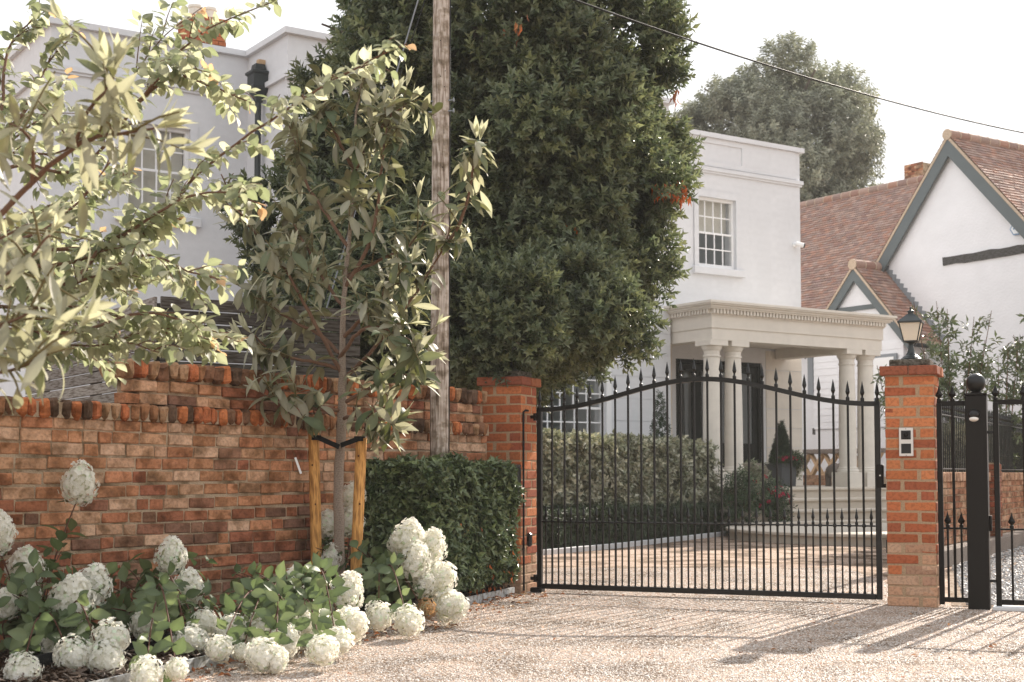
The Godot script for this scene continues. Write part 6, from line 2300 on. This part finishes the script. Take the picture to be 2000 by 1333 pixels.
func make_hydrangeas() -> void:
	var heads := []
	for k in 5:
		heads.append(flower_head(1200 + k, 340).mesh())
	var faded := flower_head(1210, 200, true).mesh()
	rng.seed = 1211
	var pool := []
	var ovate := [0.04, 0.72, 1.0, 0.9, 0.5, 0.02]
	for k in 6:
		pool.append(leaf_mb(0.095 * rr(0.9, 1.15), 0.056 * rr(0.9, 1.1), ovate, rr(0.1, 0.7), rr(0.15, 0.4), [Color(0.125, 0.165, 0.075), Color(0.17, 0.21, 0.10), Color(0.095, 0.13, 0.06)][k % 3], Color.WHITE, 0.03, 1))
	var plants := [
		["hydrangea with one tall bloom against the bricks and a crowd of low heads", Vector3(-2.35, 0, -7.15), 26, 0.55, [[-2.45, 0.475, -7.20, 0.086], [-2.14, 0.382, -7.30, 0.087], [-2.15, 0.333, -7.00, 0.103], [-1.89, 0.173, -6.75, 0.083], [-1.87, 0.097, -6.60, 0.083], [-2.03, 0.098, -6.65, 0.084], [-2.15, 0.083, -6.30, 0.073], [-2.52, 0.663, -7.00, 0.076], [-2.31, 0.896, -7.60, 0.088], [-2.23, 0.132, -6.90, 0.042], [-2.44, 0.323, -6.90, 0.062], [-2.35, 0.363, -7.00, 0.043]]],
		["hydrangea with arching bare stems and seven scattered white heads", Vector3(-1.95, 0, -7.75), 16, 0.48, [[-1.86, 0.504, -7.80, 0.079], [-1.74, 0.340, -7.70, 0.075], [-1.86, 0.190, -7.30, 0.079], [-1.58, 0.083, -6.20, 0.065], [-1.59, 0.167, -7.40, 0.072], [-1.61, 0.111, -7.20, 0.078], [-1.47, 0.091, -6.30, 0.048]]],
		["broad leafy hydrangea before the stakes spilling white heads on the gravel", Vector3(-1.25, 0, -8.1), 30, 0.42, [[-1.43, 0.136, -7.30, 0.079], [-1.41, 0.107, -6.90, 0.062], [-1.31, 0.133, -7.40, 0.093], [-1.18, 0.086, -6.80, 0.076], [-1.14, 0.104, -7.20, 0.075], [-1.07, 0.129, -7.60, 0.093], [-0.91, 0.098, -6.90, 0.072], [-1.26, 0.307, -8.30, 0.084], [-0.88, 0.124, -7.80, 0.090], [-0.88, 0.100, -7.30, 0.066], [-0.96, 0.254, -8.30, 0.096], [-1.08, 0.231, -8.40, 0.070], [-1.12, 0.067, -6.80, 0.056], [-1.32, 0.078, -7.00, 0.045]]],
		["hydrangea in front of the clipped hedge with stacked white heads", Vector3(-0.82, 0, -9.2), 22, 0.5, [[-0.65, 0.548, -9.00, 0.100], [-0.60, 0.400, -8.90, 0.096], [-0.51, 0.485, -9.10, 0.088], [-0.46, 0.285, -9.00, 0.104], [-0.54, 0.261, -8.90, 0.067], [-0.38, 0.125, -8.90, 0.096], [-0.77, 0.122, -8.30, 0.078], [-0.59, 0.105, -8.20, 0.080], [-0.52, 0.128, -8.70, 0.060], [-0.87, 0.310, -9.20, 0.040], [-0.72, 0.505, -9.10, 0.066]]],
		["hydrangea half hidden behind the young tree trunk and its stakes", Vector3(-1.12, 0, -9.5), 9, 0.5, [[-1.21, 0.616, -9.35, 0.077], [-1.05, 0.806, -9.40, 0.078], [-1.07, 0.638, -9.40, 0.088], [-1.16, 0.402, -9.20, 0.070], [-1.26, 0.598, -9.40, 0.058]]],
	]
	for pi in plants.size():
		var a: Array = plants[pi]
		rng.seed = 1220 + pi
		var root: Vector3 = a[1]
		var t := thing("hydrangea", a[0], "hydrangea", frame(root, 0), "white hydrangeas in the bed")
		var leaves := []
		for hd in a[4]:
			var e := Vector3(hd[0], hd[1], hd[2]) - root
			var r: float = hd[3]
			var foot := Vector3(rr(-0.09, 0.09), 0.02, rr(-0.09, 0.09))
			var flat := Vector3(e.x, 0, e.z)
			# heavy heads bow over; light ones stand
			var bow: float = clampf(flat.length() * 1.3 - e.y * 0.6, 0.0, 1.0)
			var top := maxf(e.y + 0.04, 0.22 + rr(0.05, 0.22)) if bow > 0.35 else e.y * 0.8
			var axis: Vector3 = (flat.normalized() * bow + Vector3(0, 1.0 - 1.35 * bow, 0) + Vector3(0.1, 0, 0.15)).normalized()
			var back := e - axis * r * 0.9
			var mid := Vector3(foot.x, 0, foot.z).lerp(Vector3(back.x, 0, back.z), 0.5) + Vector3(0, top, 0)
			if bow <= 0.35:
				mid = foot.lerp(back, 0.55) + Vector3(rr(-0.04, 0.04), 0.02, rr(-0.04, 0.04))
			var cp := curve_pts([foot, mid, back], 8)
			var m := MB.new()
			m.tube(cp, tapers(cp.size(), 0.0055, 0.003), 6)
			part(t, "stem", m.mesh(), M.red_stem)
			pairs(leaves, cp, 0.35 if e.y > 0.3 else 0.25, 0.05, e.y < 0.75)
			part(t, "flower_head", faded if pi == 3 and absf(r - 0.060) < 0.0005 else heads[rng.randi() % 5], M.petal, Transform3D(upright(axis, rr(0, TAU)).scaled(Vector3(r, r * rr(0.92, 1.12), r) * 1.03), e))
		for k in a[2]:
			var th := rr(0, TAU)
			var rad := rr(0.12, 0.46)
			if pi == 4:
				rad *= 0.6
			var e := Vector3(cos(th) * rad, rr(0.16, a[3]), sin(th) * rad)
			var wx := root.x + e.x
			if wx < wall_x(-(root.z + e.z)) + 0.1 or wx > bed_edge(-(root.z + e.z)) + 0.12:
				e.x *= 0.3
				e.z = absf(e.z) * 0.8
			var cp := curve_pts([Vector3(rr(-0.07, 0.07), 0.02, rr(-0.07, 0.07)), Vector3(e.x * 0.4, e.y * 0.75, e.z * 0.4), e], 6)
			var m := MB.new()
			m.tube(cp, tapers(cp.size(), 0.005, 0.0025), 5)
			part(t, "stem", m.mesh(), M.red_stem)
			pairs(leaves, cp, 0.3, 0.045, true)
		put_leaves(t, leaves, pool, M.hydrangea_leaf, 300)

# opposite pairs of leaves, each pair turned a quarter from the last
func pairs(list: Array, cp: Array, from: float, gap: float, dense: bool) -> void:
	var n := cp.size()
	var turn := rr(0, PI)
	var acc := 0.0
	for k in range(int(n * from), n - 1):
		var a: Vector3 = cp[k]
		var c: Vector3 = cp[k + 1]
		var d := (c - a).normalized()
		acc += (c - a).length()
		if acc < gap and k < n - 2:
			continue
		acc = 0.0
		turn += PI / 2
		var o := d.cross(Vector3(0.2, 0.1, 1.0)).normalized().rotated(d, turn)
		for s in [1.0, -1.0]:
			if not dense and rng.randf() < 0.3:
				continue
			var dir: Vector3 = (o * s + d * rr(0.1, 0.7) + Vector3(0, rr(-0.3, 0.35), 0)).normalized()
			list.append([rng.randi() % 6, Transform3D(aim(dir, d + Vector3(0, 0.9, 0) + rdir() * 0.35).scaled(Vector3.ONE * rr(0.65, 1.15)), a + dir * 0.015)])

# ------------------------------------------------------------------ things round the porch
func topiary(xf: Transform3D, label: String, hgt: float, rad: float, base: float, sd: int) -> void:
	rng.seed = sd
	var t := thing("topiary_cone", label, "topiary", xf, "clipped cones")
	var m := MB.new()
	m.tube([Vector3(0, 0, 0), Vector3(0, base + hgt * 0.6, 0)], [0.03, 0.012], 8)
	part(t, "trunk", m.mesh(), M.bark)
	var cols := [Color(0.03, 0.055, 0.022), Color(0.042, 0.07, 0.026), Color(0.024, 0.042, 0.018)]
	var sp := sprig(9, 0.035, 0.014, 0.05, cols, 0.75).mesh()
	var xs := []
	var cs := []
	for k in 1500:
		var f := 1.0 - sqrt(rng.randf())
		var th := rr(0, TAU)
		var r := rad * (1.0 - f) * rr(0.75, 1.04) * (1.0 + 0.06 * sin(th * 3 + f * 9))
		var p := Vector3(cos(th) * r, base + f * hgt, sin(th) * r)
		xs.append(Transform3D(upright(Vector3(cos(th), 0.8, sin(th)) + rdir() * 0.4, rr(0, TAU)).scaled(Vector3.ONE * rr(0.8, 1.3)), p))
		cs.append(Color.WHITE * rr(0.75, 1.2))
	many(t, "foliage", sp, M.hedge_leaf, xs, cs)

func bush(called: String, xf: Transform3D, label: String, category: String, rad: Vector3, count: int, sp: Mesh, flowers: int, fcol: Color, sd: int) -> void:
	rng.seed = sd
	var t := thing(called, label, category, xf)
	for k in 6:
		var th := k * 2.4
		var m := MB.new()
		m.tube([Vector3(cos(th) * 0.02, 0, sin(th) * 0.02), Vector3(cos(th) * rad.x * 0.5, rad.y * 1.4, sin(th) * rad.z * 0.5)], [0.006, 0.003], 5)
		part(t, "stem", m.mesh(), M.green_stem)
	var xs := []
	var cs := []
	for k in count:
		var d := rdir()
		var p := Vector3(0, rad.y, 0) + d * rad * pow(rng.randf(), 0.35)
		xs.append(Transform3D(upright(d + Vector3(0, 0.7, 0) + rdir() * 0.4, rr(0, TAU)).scaled(Vector3.ONE * rr(0.7, 1.2)), p))
		cs.append(Color.WHITE * rr(0.75, 1.2))
	many(t, "foliage", sp, M.hedge_leaf, xs, cs)
	var fm := MB.new()
	for k in 7:
		var th := k * TAU / 7
		fm.col = fcol * rr(0.85, 1.1)
		small_leaf(fm, Transform3D(aim(Vector3(cos(th), 0.35, sin(th)), Vector3.UP), Vector3.ZERO), 0.04, 0.034, fm.col)
	for k in 5:
		var th := k * TAU / 5 + 0.4
		fm.col = fcol * rr(0.9, 1.2)
		small_leaf(fm, Transform3D(aim(Vector3(cos(th), 1.0, sin(th)), Vector3.UP), Vector3.ZERO), 0.03, 0.026, fm.col)
	var fmesh := fm.mesh()
	for k in flowers:
		var d := rdir()
		d.z = absf(d.z)
		d.y = absf(d.y) * 0.8
		part(t, "flower", fmesh, M.petal, Transform3D(upright(d + Vector3(0, 0.2, 0), rr(0, TAU)).scaled(Vector3.ONE * rr(0.8, 1.4)), Vector3(0, rad.y, 0) + d * rad * rr(0.95, 1.12)))

func elephant(xf: Transform3D, label: String) -> void:
	var e := thing("elephant_statue", label, "statue", xf, "elephant statues")
	var m := MB.new()
	# one body: barrel, haunch, head, tapering legs and trunk run into each other
	m.ball(Vector3(0, 0.28, 0), Vector3(0.2, 0.135, 0.125), 12, 18)
	m.ball(Vector3(-0.13, 0.265, 0), Vector3(0.105, 0.12, 0.115), 10, 16)
	m.ball(Vector3(0.12, 0.285, 0), Vector3(0.11, 0.12, 0.115), 10, 16)
	m.ball(Vector3(0.235, 0.335, 0), Vector3(0.085, 0.092, 0.078), 10, 16)
	for x in [-0.145, 0.115]:
		for z in [-0.065, 0.065]:
			m.tube([Vector3(x, 0.25, z), Vector3(x, 0.1, z), Vector3(x, 0.025, z), Vector3(x, 0.0, z)], [0.062, 0.05, 0.05, 0.056], 12)
	m.tube(curve_pts([Vector3(0.29, 0.335, 0), Vector3(0.335, 0.24, 0), Vector3(0.335, 0.13, 0), Vector3(0.35, 0.06, 0), Vector3(0.375, 0.045, 0)], 4), tapers(17, 0.045, 0.018), 10)
	m.tube([Vector3(-0.225, 0.3, 0), Vector3(-0.245, 0.2, 0), Vector3(-0.24, 0.12, 0)], [0.014, 0.01, 0.008], 6)
	part(e, "body", m.mesh(), M.carved_stone)
	for s in [-1.0, 1.0]:
		m = MB.new()
		m.ball(Vector3.ZERO, Vector3(0.065, 0.085, 0.014), 8, 14, Transform3D(Basis(Vector3.UP, s * 0.45), Vector3(0.195, 0.325, s * 0.085)))
		part(e, "ear", m.mesh(), M.carved_stone)
		m = MB.new()
		m.tube([Vector3(0.285, 0.275, s * 0.04), Vector3(0.335, 0.235, s * 0.055), Vector3(0.375, 0.24, s * 0.055)], [0.012, 0.01, 0.003], 8)
		part(e, "tusk", m.mesh(), M.portland_stone)

func planter(xf: Transform3D, label: String, size: float) -> void:
	var p := thing("planter", label, "planter", xf)
	var m := MB.new()
	var r2 := sqrt(2.0) * size
	m.lathe([Vector2(0, 0), Vector2(0.40 * r2, 0), Vector2(0.41 * r2, 0.02), Vector2(0.44 * r2, 0.7 * size * 1.2), Vector2(0.5 * r2, 0.72 * size * 1.2), Vector2(0.5 * r2, 0.8 * size * 1.2), Vector2(0.42 * r2, 0.8 * size * 1.2), Vector2(0.4 * r2, 0.7 * size * 1.2), Vector2(0, 0.7 * size * 1.2)], 4, Transform3D.IDENTITY, PI / 4, true)
	part(p, "box", m.mesh(), M.pot_lead)
	for k in 4:
		var b := Basis(Vector3.UP, k * PI / 2)
		m = MB.new()
		m.bb(Vector3(-0.3 * size, 0.16 * size, 0.425 * size), Vector3(0.3 * size, 0.66 * size, 0.435 * size), Transform3D(b, Vector3.ZERO))
		part(p, "raised_panel", m.mesh(), M.pot_lead)
	m = MB.new()
	m.bb(Vector3(-0.38 * size, 0.8 * size, -0.38 * size), Vector3(0.38 * size, 0.9 * size, 0.38 * size))
	part(p, "soil", m.mesh(), M.soil)

func make_garden_things() -> void:
	rng.seed = 1301
	var gcol := [Color(0.05, 0.085, 0.03), Color(0.07, 0.11, 0.04), Color(0.04, 0.065, 0.028)]
	var green := sprig(9, 0.07, 0.022, 0.1, gcol, 0.8).mesh()
	var silver := sprig(8, 0.08, 0.03, 0.1, [Color(0.30, 0.30, 0.2), Color(0.42, 0.41, 0.31), Color(0.2, 0.22, 0.13)], 0.8).mesh()
	var pink := Color(0.72, 0.07, 0.16)
	topiary(frame(Vector3(2.22, 0, -21.3), 0), "tall clipped green cone between bay window and porch door", 1.95, 0.34, 0.25, 1302)
	var floor_y := 0.722
	var pp := HOUSE * Transform3D(Basis(), Vector3(-1.58, floor_y, 1.05))
	planter(pp, "square grey lead planter on the porch holding a cone and pink flowers", 0.42)
	topiary(pp * Transform3D(Basis(), Vector3(0, 0.38, 0)), "small clipped cone growing from the grey porch planter", 0.78, 0.2, 0.0, 1303)
	bush("potted_flowers", pp * Transform3D(Basis(), Vector3(0.03, 0.36, 0.14)), "pink geraniums spilling from the grey porch planter", "flowers", Vector3(0.27, 0.1, 0.16), 130, green, 15, pink, 1304)
	bush("potted_flowers", pp * Transform3D(Basis(), Vector3(0.30, 0.18, 0.06)), "pale trailing plant hanging over the side of the grey porch planter", "plant", Vector3(0.12, 0.2, 0.14), 90, silver, 4, pink, 1305)
	elephant(HOUSE * Transform3D(Basis(Vector3.UP, 0.3), Vector3(-0.45, floor_y, 1.25)), "small carved stone elephant on the porch beside the paired columns")
	elephant(HOUSE * Transform3D(Basis(Vector3.UP, 2.6), Vector3(-2.9, floor_y, 1.75)), "small carved stone elephant on the porch near the dark door")
	# plants at the steps
	bush("flower_clump", frame(Vector3(3.75, 0, -22.2), 0), "silvery shrub with red blooms at the foot of the porch columns", "shrub", Vector3(0.34, 0.55, 0.34), 420, silver, 5, Color(0.6, 0.05, 0.08), 1306)
	bush("flower_clump", frame(Vector3(4.02, 0, -21.95), 0), "dark green bush with scattered pink blooms beside the porch steps", "shrub", Vector3(0.26, 0.42, 0.26), 300, green, 16, pink, 1307)
	bush("grass_clump", frame(Vector3(3.45, 0, -21.6), 0), "dark feathery green clump at the end of the silvery hedge", "plant", Vector3(0.28, 0.5, 0.28), 320, green, 0, pink, 1308)
	var p2 := HOUSE * Transform3D(Basis(), Vector3(0.15, 0.551, 2.93))
	planter(p2, "grey planter with green foliage on the steps behind the lock", 0.26)
	bush("potted_flowers", p2 * Transform3D(Basis(), Vector3(0, 0.22, 0)), "leafy green plant with red flowers in the step planter", "flowers", Vector3(0.22, 0.2, 0.22), 200, green, 7, Color(0.6, 0.05, 0.08), 1309)
	# pipe left in the bed
	var dp := thing("corrugated_pipe", "black corrugated drain pipe lying in the flower bed", "pipe")
	var a := Vector3(-2.25, 0.07, -6.55)
	var b := Vector3(-1.62, 0.07, -7.95)
	var m := MB.new()
	var prof := []
	var l := (b - a).length()
	var n := int(l / 0.012)
	for k in n:
		prof.append(Vector2(0.034, k * 0.012))
		prof.append(Vector2(0.04, k * 0.012 + 0.003))
		prof.append(Vector2(0.04, k * 0.012 + 0.007))
		prof.append(Vector2(0.034, k * 0.012 + 0.010))
	m.lathe(prof, 14, Transform3D(upright(b - a, 0), a))
	part(dp, "tube", m.mesh(), M.rubber)

func make_litter() -> void:
	rng.seed = 1401
	var m := MB.new()
	small_leaf(m, Transform3D.IDENTITY, 0.05, 0.028, Color.WHITE, 0.35)
	var xf := []
	var co := []
	var tones := [Color(0.42, 0.15, 0.05), Color(0.30, 0.11, 0.04), Color(0.52, 0.24, 0.09), Color(0.22, 0.10, 0.05), Color(0.6, 0.42, 0.28)]
	for k in 420:
		var z: float = rr(8.6, 11.3) if k < 240 else rr(6.2, 8.6)
		var x := bed_edge(z) + pow(rng.randf(), 2.2) * (0.45 if k < 240 else 0.25) + 0.02
		xf.append(Transform3D(aim(Vector3(rr(-1, 1), rr(-0.15, 0.25), rr(-1, 1)), Vector3.UP + rdir() * 0.4).scaled(Vector3.ONE * rr(0.5, 1.1)), Vector3(x, rr(0.006, 0.018), -z)))
		co.append(tones[rng.randi() % tones.size()])
	for k in 90:
		var z := rr(6.5, 11.3)
		xf.append(Transform3D(aim(Vector3(rr(-1, 1), rr(-0.1, 0.2), rr(-1, 1)), Vector3.UP + rdir() * 0.3).scaled(Vector3.ONE * rr(0.35, 0.8)), Vector3(rr(bed_edge(z) + 0.3, 3.0), 0.012, -z)))
		co.append(tones[rng.randi() % tones.size()])
	var o := many(self, "leaf_litter", m.mesh(), M.dead_leaf, xf, co)
	tag(o, "dry orange brown fallen leaves along the edge of the bed", "leaves")
	# bark chips and scraps on the soil
	xf = []
	co = []
	for k in 6500:
		var z := rr(5.8, 11.2)
		var x := lerpf(wall_x(z) + 0.05, bed_edge(z) - 0.01, rng.randf())
		xf.append(Transform3D(Basis.from_euler(Vector3(rr(-0.6, 0.6), rr(0, TAU), rr(-0.6, 0.6))).scaled_local(Vector3(rr(0.5, 1.2), 0.5, rr(0.3, 0.7))), Vector3(x, rr(0.03, 0.075), -z)))
		var g := rr(0.5, 1.5)
		co.append(Color(0.085 * g, 0.052 * g, 0.032 * g))
	var ch := MB.new()
	ch.cbox(Vector3.ZERO, Vector3(0.04, 0.01, 0.03), 0.004)
	var mo := many(self, "bark_mulch", ch.mesh(), M.stone_chip, xf, co)
	tag(mo, "dark bark mulch over the soil of the bed", "mulch")
